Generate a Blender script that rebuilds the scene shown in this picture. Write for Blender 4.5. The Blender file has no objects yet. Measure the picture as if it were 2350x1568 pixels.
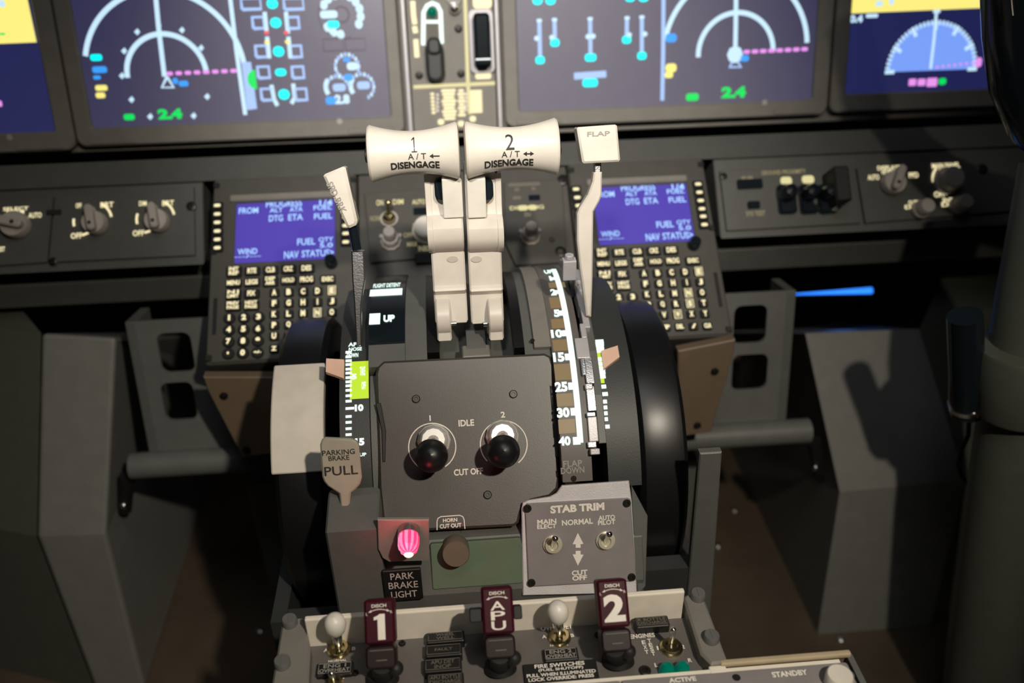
import bpy, bmesh, math, random
from math import sin, cos, tan, atan2, radians, pi, sqrt
from mathutils import Vector as V, Matrix

# ------------------------------------------------------------------ camera, world, lights
W, H = 2350.0, 1568.0
FPX = 2021.5
DZ = 0.42                                   # floor level: the pedestal top lies 0.42 m above it
CAM = V((-0.0167, 0.0, 0.478))
yaw, pit, rol = radians(4.2575), radians(31.5932), radians(-0.9748)
_r = V((cos(yaw), -sin(yaw), 0)); _f = V((sin(yaw)*cos(pit), cos(yaw)*cos(pit), -sin(pit)))
_u = V((sin(yaw)*sin(pit), cos(yaw)*sin(pit), cos(pit)))
CR = _r*cos(rol) + _u*sin(rol); CU = _u*cos(rol) - _r*sin(rol); CF = _f
S = bpy.context.scene
COL = S.collection
cd = bpy.data.cameras.new('camera'); cam = bpy.data.objects.new('camera', cd); COL.objects.link(cam)
cd.sensor_width = 36; cd.lens = FPX/W*36; cd.clip_start = 0.01
cam.matrix_world = Matrix(((CR.x, CU.x, -CF.x, CAM.x), (CR.y, CU.y, -CF.y, CAM.y), (CR.z, CU.z, -CF.z, CAM.z), (0, 0, 0, 1)))
cd.dof.use_dof = True; cd.dof.focus_distance = 0.64; cd.dof.aperture_fstop = 3.9
S.camera = cam
S.view_settings.view_transform = 'Standard'; S.view_settings.look = 'None'
S.view_settings.exposure = 0.0; S.view_settings.gamma = 1.0; S.view_settings.use_curve_mapping = False
wd = bpy.data.worlds.new('world'); S.world = wd; wd.use_nodes = True
wd.node_tree.nodes['Background'].inputs[0].default_value = (0.9, 0.95, 1.0, 1)
wd.node_tree.nodes['Background'].inputs[1].default_value = 0.010

def lamp(name, kind, loc, target, power, color, size=0.1, angle=60, blend=1.0):
    l = bpy.data.lights.new(name, kind); o = bpy.data.objects.new(name, l); COL.objects.link(o)
    l.energy = power; l.color = color
    if kind == 'SPOT':
        l.spot_size = radians(angle); l.spot_blend = blend; l.shadow_soft_size = size
    elif kind == 'AREA':
        l.size = size
    else:
        l.shadow_soft_size = size
    o.location = loc
    o.rotation_euler = (V(target)-V(loc)).to_track_quat('-Z', 'Y').to_euler()
    return o
lamp('reading_light', 'SPOT', (0.32, -0.28, 0.98), (0.03, 0.54, 0.01), 42.0, (1.0, 0.90, 0.74), 0.02, 60, 1.0)
lamp('dome_light', 'SPOT', (-0.12, -0.30, 1.05), (0.03, 0.94, 0.235), 74.0, (1.0, 0.95, 0.89), 0.05, 31, 1.0)
lamp('ceiling_light', 'AREA', (0.0, 0.05, 1.45), (0, 0.6, 0), 2.2, (0.92, 0.96, 1.0), 0.5)

# ------------------------------------------------------------------ pixel geometry
def ray(px, py):
    return CF + CR*((px-W/2)/FPX) - CU*((py-H/2)/FPX)
def hit(px, py, p, n):
    d = ray(px, py); return CAM + d*((p-CAM).dot(n)/d.dot(n))
def PY(px, py, y): return hit(px, py, V((0, y, 0)), V((0, 1, 0)))
def PX(px, py, x): return hit(px, py, V((x, 0, 0)), V((1, 0, 0)))
class Pl:
    """a sloping plane: u runs along the cockpit's width, v up the slope, h along the normal"""
    def __init__(s, o, slope):
        s.o = V(o); s.s = slope; a = radians(slope)
        s.u = V((1, 0, 0)); s.v = V((0, cos(a), sin(a))); s.n = V((0, -sin(a), cos(a)))
    def uv(s, px, py, h=0.0):
        d = hit(px, py, s.o+s.n*h, s.n)-s.o
        return d.dot(s.u), d.dot(s.v)
    def P(s, u, v, h=0.0): return s.o+s.u*u+s.v*v+s.n*h
    def at(s, px, py, h=0.0):
        u, v = s.uv(px, py, h); return Pl(s.P(u, v, h), s.s)
    def M(s):
        m = Matrix.Identity(4)
        for i, a in enumerate((s.u, s.v, s.n, s.o)):
            for j in range(3): m[j][i] = a[j]
        return m

# ------------------------------------------------------------------ materials
MATS = {}
def mat(name, col, rough=0.5, metal=0.0, var=0.06, emit=None, es=1.0, scale=60, bump=0.0, coat=0.0, trans=0.0, spec=0.5):
    m = bpy.data.materials.new(name); m.use_nodes = True; nt = m.node_tree
    b = nt.nodes['Principled BSDF']
    b.inputs['Roughness'].default_value = rough; b.inputs['Metallic'].default_value = metal
    b.inputs['Specular IOR Level'].default_value = spec
    b.inputs['Coat Weight'].default_value = coat; b.inputs['Transmission Weight'].default_value = trans
    tc = nt.nodes.new('ShaderNodeTexCoord'); nz = nt.nodes.new('ShaderNodeTexNoise')
    nz.inputs['Scale'].default_value = scale; nz.inputs['Detail'].default_value = 4
    nt.links.new(tc.outputs['Object'], nz.inputs['Vector'])
    rp = nt.nodes.new('ShaderNodeValToRGB')
    rp.color_ramp.elements[0].position = 0.3; rp.color_ramp.elements[1].position = 0.7
    rp.color_ramp.elements[0].color = tuple(c*(1-var) for c in col)+(1,)
    rp.color_ramp.elements[1].color = tuple(min(1, c*(1+var)) for c in col)+(1,)
    nt.links.new(nz.outputs['Fac'], rp.inputs['Fac']); nt.links.new(rp.outputs['Color'], b.inputs['Base Color'])
    if bump:
        bp = nt.nodes.new('ShaderNodeBump'); bp.inputs['Strength'].default_value = bump; bp.inputs['Distance'].default_value = 0.001
        nz2 = nt.nodes.new('ShaderNodeTexNoise'); nz2.inputs['Scale'].default_value = 900
        nt.links.new(tc.outputs['Object'], nz2.inputs['Vector'])
        nt.links.new(nz2.outputs['Fac'], bp.inputs['Height']); nt.links.new(bp.outputs['Normal'], b.inputs['Normal'])
    if emit:
        b.inputs['Emission Color'].default_value = tuple(emit)+(1,); b.inputs['Emission Strength'].default_value = es
    MATS[name] = m; return m
def sr(r, g, b):
    f = lambda c: c/12.92/255 if c <= 10 else ((c/255+0.055)/1.055)**2.4
    return (f(r), f(g), f(b))
mat('panel_grey', (.200, .186, .164), .55, bump=.15)
mat('bezel_grey', (.190, .176, .155), .5, bump=.1)
mat('chin_grey', (.072, .073, .066), .5, bump=.15)
mat('cdu_grey', (.064, .061, .053), .5, bump=.12)
mat('body_grey', (.105, .108, .100), .5, bump=.15)
mat('body_dark', (.035, .037, .036), .5, bump=.1)
mat('fuel_plate', (.050, .042, .036), .42, bump=.05)
mat('bracket_warm_lit', (.16, .115, .075), .5)  # grey bracket with the warm light on it put into its colour
mat('lever_mark', (.54, .49, .43), .5)
mat('stab_plate', (.230, .208, .208), .5, bump=.1)
mat('scale_plate', (.120, .108, .100), .5)
mat('footwell_grey', (.185, .183, .170), .55, bump=.1)
mat('foot_plate', (.130, .132, .125), .5, bump=.1)
mat('floor_brown', (.080, .058, .040), .5, var=.25, scale=9)
mat('black', (.006, .006, .006), .6)
mat('black_gloss', (.008, .012, .016), .18)
mat('black_cap', (.008, .008, .008), .45)
mat('black_rubber', (.008, .008, .009), .35)
mat('ivory', (.70, .645, .56), .35, coat=.2)
mat('white_plastic', (.74, .70, .62), .4)
mat('lever_white', (.64, .585, .515), .4)
mat('cream_plate', (.80, .73, .62), .45)
mat('knob_grey', (.40, .36, .33), .5)
mat('chrome', (.75, .73, .70), .15, 1.0)
mat('bright_collar', (.85, .82, .78), .3, .45)
mat('dark_screw', (.014, .013, .012), .4)
mat('brass', (.62, .52, .30), .22, 1.0)
mat('steel', (.55, .54, .55), .35, 1.0, bump=.2)
mat('brushed', (.74, .70, .71), .36, .25, bump=.25)
mat('alloy', (.50, .48, .50), .45, .3, bump=.15)
mat('screw', (.03, .028, .026), .35, .6)
mat('bolt_grey', (.17, .17, .165), .4, .3)
mat('maroon', (.046, .0045, .012), .45, spec=.15)
mat('maroon_dark', (.014, .005, .006), .45, spec=.3)
mat('collar_cream', (.62, .58, .46), .25, .35)
mat('ink', (.02, .018, .016), .6)
mat('print_white', (.80, .74, .66), .6)
mat('print_silver', (.52, .49, .44), .6)
mat('print_grey', (.30, .28, .25), .6)
mat('print_dim', (.12, .11, .09), .6)
mat('green_plate', (.112, .155, .102), .45)
mat('button_olive', (.115, .098, .066), .6)
mat('green_lens', (.0, .13, .085), .12, emit=(0, .16, .10), es=.25)
mat('salmon', (.80, .52, .40), .5)
mat('grey_paddle', (.34, .32, .25), .5)
mat('column_green', (.085, .090, .072), .5)
mat('olive_tan', (.42, .34, .22), .5)
mat('wood_brown', (.16, .11, .07), .6)
def em(name, c, s=1.0): return mat(name, tuple(x*.2 for x in c), .5, emit=c, es=s, var=.02)
mat('screen_navy', (.150, .140, .146), .35, emit=sr(32, 35, 88), es=.62, var=.03)
mat('screen_navy_deep', (.05, .05, .055), .35, emit=sr(30, 34, 84), es=.9, var=.03)
em('cdu_blue', sr(74, 58, 165), 1.0)
em('cdu_text', sr(165, 205, 255), 1.15)
em('g_white', sr(196, 228, 248), 1.05); em('g_pale', sr(165, 195, 245), 1.0); em('g_cyan', (0, .95, .95), 1.2)
em('g_blue', sr(60, 160, 255), 1.0); em('g_green', sr(10, 225, 95), 1.0); em('g_yellow', sr(255, 240, 130), 1.0)
em('g_magenta', sr(235, 150, 240), 1.0); em('g_red', sr(235, 90, 100), 1.0); em('g_sky', sr(122, 160, 248), 1.0)
em('g_mauve', sr(120, 105, 120), .5)
em('lit_cream', sr(255, 240, 190), 1.0); em('lit_dim', sr(150, 142, 105), .8); em('window_tan', sr(138, 116, 80), .8)
em('lit_mid', sr(220, 210, 155), .95)
em('lit_white', sr(225, 250, 240), 1.25); em('lit_lime', sr(190, 225, 45), .95)
em('red_lamp', (1.0, .05, .17), 1.15); em('red_hot_spot', (1.0, .66, .55), 1.8); em('red_rib', (1.0, .22, .42), 1.25)
em('led_blue', sr(45, 130, 255), 1.6)

# ------------------------------------------------------------------ mesh building
def rrect(x0, x1, y0, y1, r, n=4):
    pts = []
    r = min(r, (x1-x0)/2*.999, (y1-y0)/2*.999)
    for cx, cy, a0 in ((x1-r, y1-r, 0), (x0+r, y1-r, 90), (x0+r, y0+r, 180), (x1-r, y0+r, 270)):
        for i in range(n+1):
            a = radians(a0+90*i/n); pts.append((cx+r*cos(a), cy+r*sin(a)))
    return pts
def inset(poly, d):
    n = len(poly); out = []
    area = sum(poly[i][0]*poly[(i+1) % n][1]-poly[(i+1) % n][0]*poly[i][1] for i in range(n))
    sg = 1 if area > 0 else -1
    for i in range(n):
        p0, p1, p2 = V(poly[i-1]).to_2d(), V(poly[i]).to_2d(), V(poly[(i+1) % n]).to_2d()
        a, b = (p1-p0), (p2-p1)
        if a.length < 1e-9: a = b
        if b.length < 1e-9: b = a
        a.normalize(); b.normalize()
        n1 = V((-a.y, a.x))*sg; n2 = V((-b.y, b.x))*sg
        m = (n1+n2)
        if m.length < 1e-6: m = n1
        m.normalize(); k = d/max(.35, m.dot(n1))
        out.append((p1.x+m.x*k, p1.y+m.y*k))
    return out
class MB:
    def __init__(s): s.v = []; s.f = []; s.m = []; s.mi = 0
    def add(s, vs, fs, M=None):
        b = len(s.v)
        s.v += [tuple(M @ V(p)) if M else tuple(p) for p in vs]
        for f in fs: s.f.append(tuple(b+i for i in f)); s.m.append(s.mi)
        return s
    def box(s, x0, x1, y0, y1, z0, z1, M=None):
        vs = [(x, y, z) for z in (z0, z1) for y in (y0, y1) for x in (x0, x1)]
        return s.add(vs, [(0, 2, 3, 1), (4, 5, 7, 6), (0, 1, 5, 4), (2, 6, 7, 3), (0, 4, 6, 2), (1, 3, 7, 5)], M)
    def prism(s, poly, z0, z1, bev=0.0, M=None):
        n = len(poly)
        rings = [[(x, y, z0) for x, y in poly]]
        if bev:
            rings.append([(x, y, z1-bev) for x, y in poly]); rings.append([(x, y, z1) for x, y in inset(poly, bev)])
        else: rings.append([(x, y, z1) for x, y in poly])
        vs = sum(rings, []); fs = [tuple(range(n-1, -1, -1)), tuple(range(len(vs)-n, len(vs)))]
        for k in range(len(rings)-1):
            for i in range(n):
                j = (i+1) % n; fs.append((k*n+i, k*n+j, (k+1)*n+j, (k+1)*n+i))
        return s.add(vs, fs, M)
    def rbox(s, x0, x1, y0, y1, z0, z1, r=.002, bev=.0006, n=3, M=None):
        return s.prism(rrect(x0, x1, y0, y1, r, n), z0, z1, bev, M)
    def ring(s, outer, inner, z0, z1, bev=0.0, M=None):
        n = len(outer); L = [outer, outer, inset(outer, bev) if bev else outer, inner if not bev else inset(inner, -bev), inner, inner]
        Z = [z0, z1-bev, z1, z1, z1-bev, z0]
        vs = [(x, y, z) for P, z in zip(L, Z) for x, y in P]; fs = []
        for k in range(6):
            for i in range(n):
                j = (i+1) % n; k2 = (k+1) % 6
                fs.append((k*n+i, k*n+j, k2*n+j, k2*n+i))
        return s.add(vs, fs, M)
    def lathe(s, prof, seg=24, c=(0, 0, 0), M=None, flute=0.0):
        vs = []; fs = []; n = len(prof)
        for k in range(seg):
            a = 2*pi*k/seg; q = 1-(flute if k % 2 else 0)
            for r, z in prof: vs.append((c[0]+r*q*cos(a), c[1]+r*q*sin(a), c[2]+z))
        for k in range(seg):
            k2 = (k+1) % seg
            for i in range(n-1): fs.append((k*n+i, k2*n+i, k2*n+i+1, k*n+i+1))
        if prof[0][0] > 1e-6: fs.append(tuple(k*n for k in range(seg-1, -1, -1)))
        if prof[-1][0] > 1e-6: fs.append(tuple(k*n+n-1 for k in range(seg)))
        return s.add(vs, fs, M)
    def sphere(s, c, r, seg=20, sz=1.0, M=None):
        return s.lathe([(max(1e-7, r*sin(pi*i/10)), -r*sz*cos(pi*i/10)) for i in range(11)], seg, c, M)
    def tube(s, pts, rad, seg=12, cap=True):
        pts = [V(p) for p in pts]; n = len(pts)
        rads = rad if isinstance(rad, (list, tuple)) else [rad]*n
        up = V((0, 0, 1)); vs = []; fs = []
        t0 = (pts[1]-pts[0]).normalized()
        if abs(t0.dot(up)) > .9: up = V((1, 0, 0))
        for i, p in enumerate(pts):
            t = (pts[min(i+1, n-1)]-pts[max(i-1, 0)]).normalized()
            a = t.cross(up).normalized(); b = a.cross(t).normalized(); up = b
            for k in range(seg):
                q = 2*pi*k/seg; vs.append(tuple(p+(a*cos(q)+b*sin(q))*rads[i]))
        for i in range(n-1):
            for k in range(seg):
                k2 = (k+1) % seg; fs.append((i*seg+k, i*seg+k2, (i+1)*seg+k2, (i+1)*seg+k))
        if cap: fs += [tuple(range(seg-1, -1, -1)), tuple((n-1)*seg+k for k in range(seg))]
        return s.add(vs, fs)
    def slab(s, prof, x0, x1, bev=0.0):          # prof = (y, z) polygon drawn out along x
        M = Matrix(((0, 0, 1, 0), (1, 0, 0, 0), (0, 1, 0, 0), (0, 0, 0, 1)))
        if not bev: return s.prism(prof, x0, x1, 0, M)
        n = len(prof); pi_ = inset(prof, bev)
        R = [[(x0, y, z) for y, z in pi_], [(x0+bev, y, z) for y, z in prof], [(x1-bev, y, z) for y, z in prof], [(x1, y, z) for y, z in pi_]]
        vs = sum(R, []); fs = [tuple(range(n-1, -1, -1)), tuple(range(3*n, 4*n))]
        for k in range(3):
            for i in range(n):
                j = (i+1) % n; fs.append((k*n+i, k*n+j, (k+1)*n+j, (k+1)*n+i))
        return s.add(vs, fs)
    def arc(s, x0, x1, R0, R1, a0, a1, n=24):     # bent slab round the x axis; angle 0 faces aft, 90 faces up
        vs = []; fs = []
        for i in range(n+1):
            a = radians(a0+(a1-a0)*i/n)
            for x, R in ((x0, R0), (x1, R0), (x1, R1), (x0, R1)): vs.append((x, -R*cos(a), R*sin(a)))
        for i in range(n):
            for k in range(4):
                k2 = (k+1) % 4; fs.append((i*4+k, i*4+k2, (i+1)*4+k2, (i+1)*4+k))
        fs += [(3, 2, 1, 0), (n*4, n*4+1, n*4+2, n*4+3)]
        return s.add(vs, fs)
    def line(s, pts, w, h=0.0004, fn=None):       # flat stroke in the plane of the part
        pts = [V((p[0], p[1])) for p in pts]; n = len(pts); vs = []; fs = []
        for i, p in enumerate(pts):
            t = pts[min(i+1, n-1)]-pts[max(i-1, 0)]
            t = t.normalized() if t.length else V((1, 0)); m = V((-t.y, t.x))*w/2
            vs += [(p.x+m.x, p.y+m.y, h), (p.x-m.x, p.y-m.y, h)]
        for i in range(n-1): fs.append((2*i, 2*i+1, 2*i+3, 2*i+2))
        if fn: vs = [fn(*q) for q in vs]
        return s.add(vs, fs)
    def disc(s, c, rx, ry=None, h=0.0004, seg=16, fn=None):
        ry = ry or rx
        vs = [(c[0]+rx*cos(2*pi*k/seg), c[1]+ry*sin(2*pi*k/seg), h) for k in range(seg)]
        if fn: vs = [fn(*q) for q in vs]
        return s.add(vs, [tuple(range(seg))])
    def quad(s, x0, x1, y0, y1, h=0.0004, fn=None, r=0.0):
        P = rrect(x0, x1, y0, y1, r, 2) if r else [(x0, y0), (x1, y0), (x1, y1), (x0, y1)]
        vs = [(x, y, h) for x, y in P]
        if fn: vs = [fn(*q) for q in vs]
        return s.add(vs, [tuple(range(len(vs)))])
    def poly(s, P, h=0.0004, fn=None):
        vs = [(x, y, h) for x, y in P]
        if fn: vs = [fn(*q) for q in vs]
        return s.add(vs, [tuple(range(len(vs)))])
    def text(s, body, x0, x1, y0, y1, h=0.0004, bold=0.0, fn=None, skew=0.0, M=None):
        vs, fs = glyphs(body, bold, bool(fn))
        ax, bx = min(v[0] for v in vs), max(v[0] for v in vs); ay, by = min(v[1] for v in vs), max(v[1] for v in vs)
        kx = (x1-x0)/max(1e-6, bx-ax); ky = (y1-y0)/max(1e-6, by-ay)
        out = []
        for x, y in vs:
            X = x0+(x-ax)*kx; Y = y0+(y-ay)*ky
            out.append((X+skew*(Y-y0), Y, h))
        if fn: out = [fn(*q) for q in out]
        return s.add(out, fs, M)
GL = {}
def glyphs(body, bold, cut=False):
    k = (body, bold, cut)
    if k not in GL:
        c = bpy.data.curves.new('t', 'FONT'); c.body = body; c.size = 1; c.offset = bold; c.resolution_u = 3
        c.space_line = .8; c.align_x = 'CENTER'
        o = bpy.data.objects.new('t', c); me = o.to_mesh()
        if cut:                                     # extra rows of vertices so the print hugs a curved face
            bm = bmesh.new(); bm.from_mesh(me)
            ys = [v.co.y for v in bm.verts]
            for i in range(1, 9):
                y = min(ys)+(max(ys)-min(ys))*i/9
                bmesh.ops.bisect_plane(bm, geom=bm.verts[:]+bm.edges[:]+bm.faces[:], plane_co=(0, y, 0), plane_no=(0, 1, 0))
            bm.verts.index_update()
            GL[k] = ([(v.co.x, v.co.y) for v in bm.verts], [tuple(v.index for v in f.verts) for f in bm.faces]); bm.free()
        else:
            GL[k] = ([(v.co.x, v.co.y) for v in me.vertices], [tuple(p.vertices) for p in me.polygons])
        o.to_mesh_clear(); bpy.data.objects.remove(o); bpy.data.curves.remove(c)
    return GL[k]

def part(name, mb, mats, parent=None, label=None, smooth=False, bevel=0.0, loc=None):
    me = bpy.data.meshes.new(name); me.from_pydata(mb.v, [], mb.f)
    ml = mats if isinstance(mats, (list, tuple)) else [mats]
    for m in ml: me.materials.append(MATS[m])
    if len(ml) > 1: me.polygons.foreach_set('material_index', mb.m)
    if smooth: me.polygons.foreach_set('use_smooth', [True]*len(me.polygons))
    me.update(); o = bpy.data.objects.new(name, me); COL.objects.link(o)
    if parent: o.parent = parent
    if label: o['label'] = label
    if loc: o.location = loc
    if smooth:
        try: me.set_sharp_from_angle(angle=radians(38))
        except Exception: pass
    if bevel:
        b = o.modifiers.new('bevel', 'BEVEL'); b.width = bevel; b.segments = 2; b.limit_method = 'ANGLE'; b.angle_limit = radians(40)
    return o
def tag(o, label, cat, group=None):
    o['label'] = label; o['category'] = cat
    if group: o['group'] = group
    return o
def thing(name, label, cat, M, group=None):
    o = bpy.data.objects.new(name, None); COL.objects.link(o); o.empty_display_size = .02
    o.matrix_world = M.M() if isinstance(M, Pl) else (M if isinstance(M, Matrix) else Matrix.Translation(M))
    return tag(o, label, cat, group)
def solo(name, mb, mats, label, cat, M=None, group=None, smooth=False, bevel=0.0):
    o = part(name, mb, mats, None, None, smooth, bevel)
    if M is not None: o.matrix_world = M.M() if isinstance(M, Pl) else (M if isinstance(M, Matrix) else Matrix.Translation(M))
    return tag(o, label, cat, group)
def struct(name, mb, mats):
    o = part(name, mb, mats); o['kind'] = 'structure'; return o
def copy_tree(o, parent=None):
    c = o.copy(); COL.objects.link(c); c.parent = parent
    for ch in list(o.children): copy_tree(ch, c)
    return c
def T(mb, P, body, pl, pr, hpx, bold=0.0, h=.0005):   # lettering whose baseline runs from pixel pl to pixel pr, hpx tall
    u0, v0 = P.uv(*pl); u1, v1 = P.uv(*pr); ut, vt = P.uv(pl[0], pl[1]-hpx)
    v = (v0+v1)/2; mb.text(body, u0, u1, v, v+(vt-v0), h, bold)
def R4(P, a, b, c, d):                                # rectangle round four pixels
    q = [P.uv(*p) for p in (a, b, c, d)]
    return min(x for x, _ in q), max(x for x, _ in q), min(y for _, y in q), max(y for _, y in q)
def ctr(P, px, py, wpx, hpx):                         # rectangle centred on a pixel
    u0, _ = P.uv(px-wpx/2, py); u1, _ = P.uv(px+wpx/2, py)
    _, v0 = P.uv(px, py+hpx/2); _, v1 = P.uv(px, py-hpx/2)
    um = P.uv(px, py)[0]; hw = (u1-u0)/2
    return um-hw, um+hw, v0, v1
def screw(root, P, px, py, r=.0032, m='screw', name='screw', h=.0):
    u, v = P.uv(px, py); b = MB()
    b.lathe([(r, 0), (r, .0010), (r*.8, .0016), (r*.45, .0016), (r*.40, .0006), (1e-7, .0006)], 14, (u, v, h))
    return part(name, b, m, root, smooth=True)
exec_order = []

# ------------------------------------------------------------------ the setting
FL = -DZ
b = MB(); b.box(-1.3, 1.3, -1.0, 1.6, FL-.05, FL); struct('floor', b, 'floor_brown')
b = MB(); b.box(-1.3, 1.3, 1.50, 1.56, FL, 1.3); struct('wall_front', b, 'body_dark')
b = MB(); b.box(-1.30, -1.25, -1.0, 1.5, FL, 1.3); struct('wall_left', b, 'body_dark')
b = MB(); b.box(1.25, 1.30, -1.0, 1.5, FL, 1.3); struct('wall_right', b, 'body_dark')

# ------------------------------------------------------------------ main instrument panel
MIP = Pl((0, .9595, .1845), 76.01)
AS = Pl((0, .8565, .134), 38.218)
CH = Pl((0, .878, .151), 51)
PXM = .97/FPX
vb = MIP.uv(1500, 298)[1]
b = MB(); b.rbox(-.86, .86, vb, .36, -.05, -.014, .004, .001)
solo('dashboard', b, 'panel_grey', 'dark grey main instrument panel behind the row of lit displays', 'panel', MIP)

def sym(D): # screen drawing kit for one display: pixel-space helpers on the display's own plane
    mb = MB()
    C = {n: i for i, n in enumerate(GN)}
    def ln(c, pts, w): mb.mi = C[c]; mb.line([D.uv(*p) for p in pts], w*PXM, HS)
    def bl(c, x, y, w, h, r=.35):
        mb.mi = C[c]; q = ctr(D, x, y, w, h); mb.quad(*q, HS+.0002, r=min(q[1]-q[0], q[3]-q[2])*r)
    def ar(c, x, y, r, a0, a1, w, n=40):
        u, v = D.uv(x, y); R = r*PXM; mb.mi = C[c]
        mb.line([(u+R*cos(radians(a0+(a1-a0)*i/n)), v+R*sin(radians(a0+(a1-a0)*i/n))) for i in range(n+1)], w*PXM, HS)
    def tx(c, s, x, y, w, h, bold=.02): mb.mi = C[c]; mb.text(s, *ctr(D, x, y, w, h), HS+.0003, bold)
    def pg(c, pts): mb.mi = C[c]; mb.poly([D.uv(*p) for p in pts], HS+.0001)
    def box(c, x, y, w, h, t):
        q = ctr(D, x, y, w, h); mb.mi = C[c]
        mb.line([(q[0], q[2]), (q[1], q[2]), (q[1], q[3]), (q[0], q[3]), (q[0], q[2])], t*PXM, HS)
    return mb, ln, bl, ar, tx, pg, box
GN = ['g_white', 'g_pale', 'g_cyan', 'g_blue', 'g_green', 'g_yellow', 'g_magenta', 'g_red', 'g_sky', 'g_mauve']
HS = -.0022
def display(label, s0, s1, b0, b1, scr='screen_navy'):
    """s0/s1: lower screen corners in pixels, b0/b1: lower bezel corners"""
    D = MIP.at((s0[0]+s1[0])/2, (s0[1]+s1[1])/2)
    r = thing('display_unit', label, 'display', D)
    x0, x1 = D.uv(*s0)[0], D.uv(*s1)[0]; y0 = (D.uv(*s0)[1]+D.uv(*s1)[1])/2
    X0, X1 = D.uv(*b0)[0], D.uv(*b1)[0]; Y0 = (D.uv(*b0)[1]+D.uv(*b1)[1])/2
    yt = y0+.205
    m = MB(); m.ring(rrect(X0, X1, Y0, yt+.025, .010, 5), rrect(x0, x1, y0, yt, .003, 5), -.013, .002, .0015)
    part('bezel', m, 'bezel_grey', r)
    m = MB(); m.box(x0-.001, x1+.001, y0-.001, yt+.001, -.012, -.0025)
    part('screen', m, scr, r)
    # shallow hinge tabs at the bezel's lower corners and one light sensor
    for a, c in ((X0+.012, X0+.062), (X1-.062, X1-.012)):
        m = MB(); m.rbox(a, c, Y0+.002, Y0+.009, .0018, .0030, .002, .0005); part('bezel_tab', m, 'bezel_grey', r)
    m = MB(); m.disc(((X0*.2+X1*.8), Y0+.016), .0032, h=.0023); part('light_sensor', m, 'knob_grey', r)
    return r, D
LI_B0, LI_B1 = (181, 341), (930, 303)
# ---- left inner display
r, D = display('left centre display showing a compass arc, engine boxes and a clock dial', (212, 296), (897, 266), LI_B0, LI_B1)
mb, ln, bl, ar, tx, pg, box = sym(D)
ar('g_white', 382, 172, 86, 2, 182, 11); ar('g_white', 380, 168, 172, 0, 166, 11, 60)
ln('g_white', [(353, -40), (362, 60), (376, 176)], 10); pg('g_white', [(362, 48), (369, 58), (363, 68), (356, 58)])
ln('g_white', [(382, 176), (370, 201), (397, 201), (382, 176)], 6)
for p in ((313, 73), (283, 117), (278, 174), (300, 229), (343, 268), (443, 266), (474, 222), (460, 110), (416, 69)):
    pg('g_white', [(p[0]-7, p[1]), (p[0]+1, p[1]-8), (p[0]+7, p[1]), (p[0]+1, p[1]+8)])
for i in range(8): bl('g_magenta', 388+i*21, 169-i*.9, 15, 9)
bl('g_blue', 401, 186, 12, 14); bl('g_blue', 420, 192, 22, 13)
bl('g_cyan', 219, 132, 27, 15); bl('g_blue', 227, 160, 34, 15); bl('g_blue', 221, 178, 17, 9)
bl('g_yellow', 231, 202, 28, 13); bl('g_yellow', 229, 219, 22, 13)
bl('g_green', 295, 269, 25, 14); tx('g_green', '2.4', 389, 262, 56, 24, .06)
ln('g_white', [(524, -30), (542, 120), (562, 264)], 9)
pg('g_pale', [(553, 143), (575, 142), (589, 250), (566, 253)])
u, v = D.uv(577, 183); mb.mi = GN.index('g_green')
mb.poly([(u+.010*cos(radians(a))*.9+.0045, v+.010*sin(radians(a))) for a in range(90, 280, 15)], HS+.0004)
for y, xl, xr, w in ((8, 575, 673, 44), (52, 592, 672, 26), (118, 599, 678, 26), (166, 604, 683, 26), (217, 612, 690, 26)):
    for x in (xl, xr): box('g_pale', x, y, w, 26, 7)
    bl('g_cyan', (xl+xr)/2, y, 26, 24 if y != 166 else 17, .45)
for y, d in ((55, 22), (112, 22)):
    ln('g_white', [(606+(y-52)*.1, y-28), (611+(y-52)*.1, y+22)], 9); ln('g_white', [(655+(y-52)*.1, y-28), (660+(y-52)*.1, y+22)], 9)
for x, y, c in ((611, 75, 'g_red'), (656, 75, 'g_red'), (612, 97, 'g_yellow'), (659, 96, 'g_yellow')): bl(c, x, y, 11, 9)
ln('g_white', [(622, 195), (628, 228), (636, 243)], 9); ln('g_white', [(672, 192), (676, 224), (668, 238)], 9)
u, v = D.uv(783, 33)
for k in range(14):
    a = radians(150-k*22.5); R = 42*PXM; mb.mi = 0
    if k != 9 and k != 10: mb.disc((u+R*cos(a), v+R*sin(a)), 8.5*PXM, 10*PXM, HS)
ar('g_mauve', 783, 33, 16, 0, 360, 5); ar('g_mauve', 783, 33, 50, 150, 290, 3)
bl('g_white', 754, 33, 40, 18); bl('g_cyan', 764, 56, 28, 18)
box('g_mauve', 764, 103, 46, 27, 4); box('g_mauve', 815, 102, 46, 27, 4)
for x, y, rr, a0, a1 in ((796, 153, 26, -20, 240), (774, 203, 26, 20, 190), (830, 199, 27, -60, 190)):
    u, v = D.uv(x, y)
    for a in range(a0, a1, 19):
        mb.mi = 0 if a % 2 else 1; mb.quad(u+rr*PXM*cos(radians(a))-.0013, u+rr*PXM*cos(radians(a))+.0013, v+rr*PXM*sin(radians(a))-.002, v+rr*PXM*sin(radians(a))+.002, HS)
for x, y in ((754, 200), (811, 198)): ar('g_white', x+20, y, 26, 140, 215, 10, 8)
bl('g_white', 808, 152, 25, 18); bl('g_pale', 778, 201, 30, 18); bl('g_pale', 834, 196, 30, 18)
bl('g_blue', 795, 137, 16, 10); bl('g_blue', 799, 178, 20, 16); bl('g_blue', 759, 231, 24, 18)
tx('g_white', '2.8', 785, 228, 34, 22, .06)
part('screen_graphics', mb, GN, r)
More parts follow.
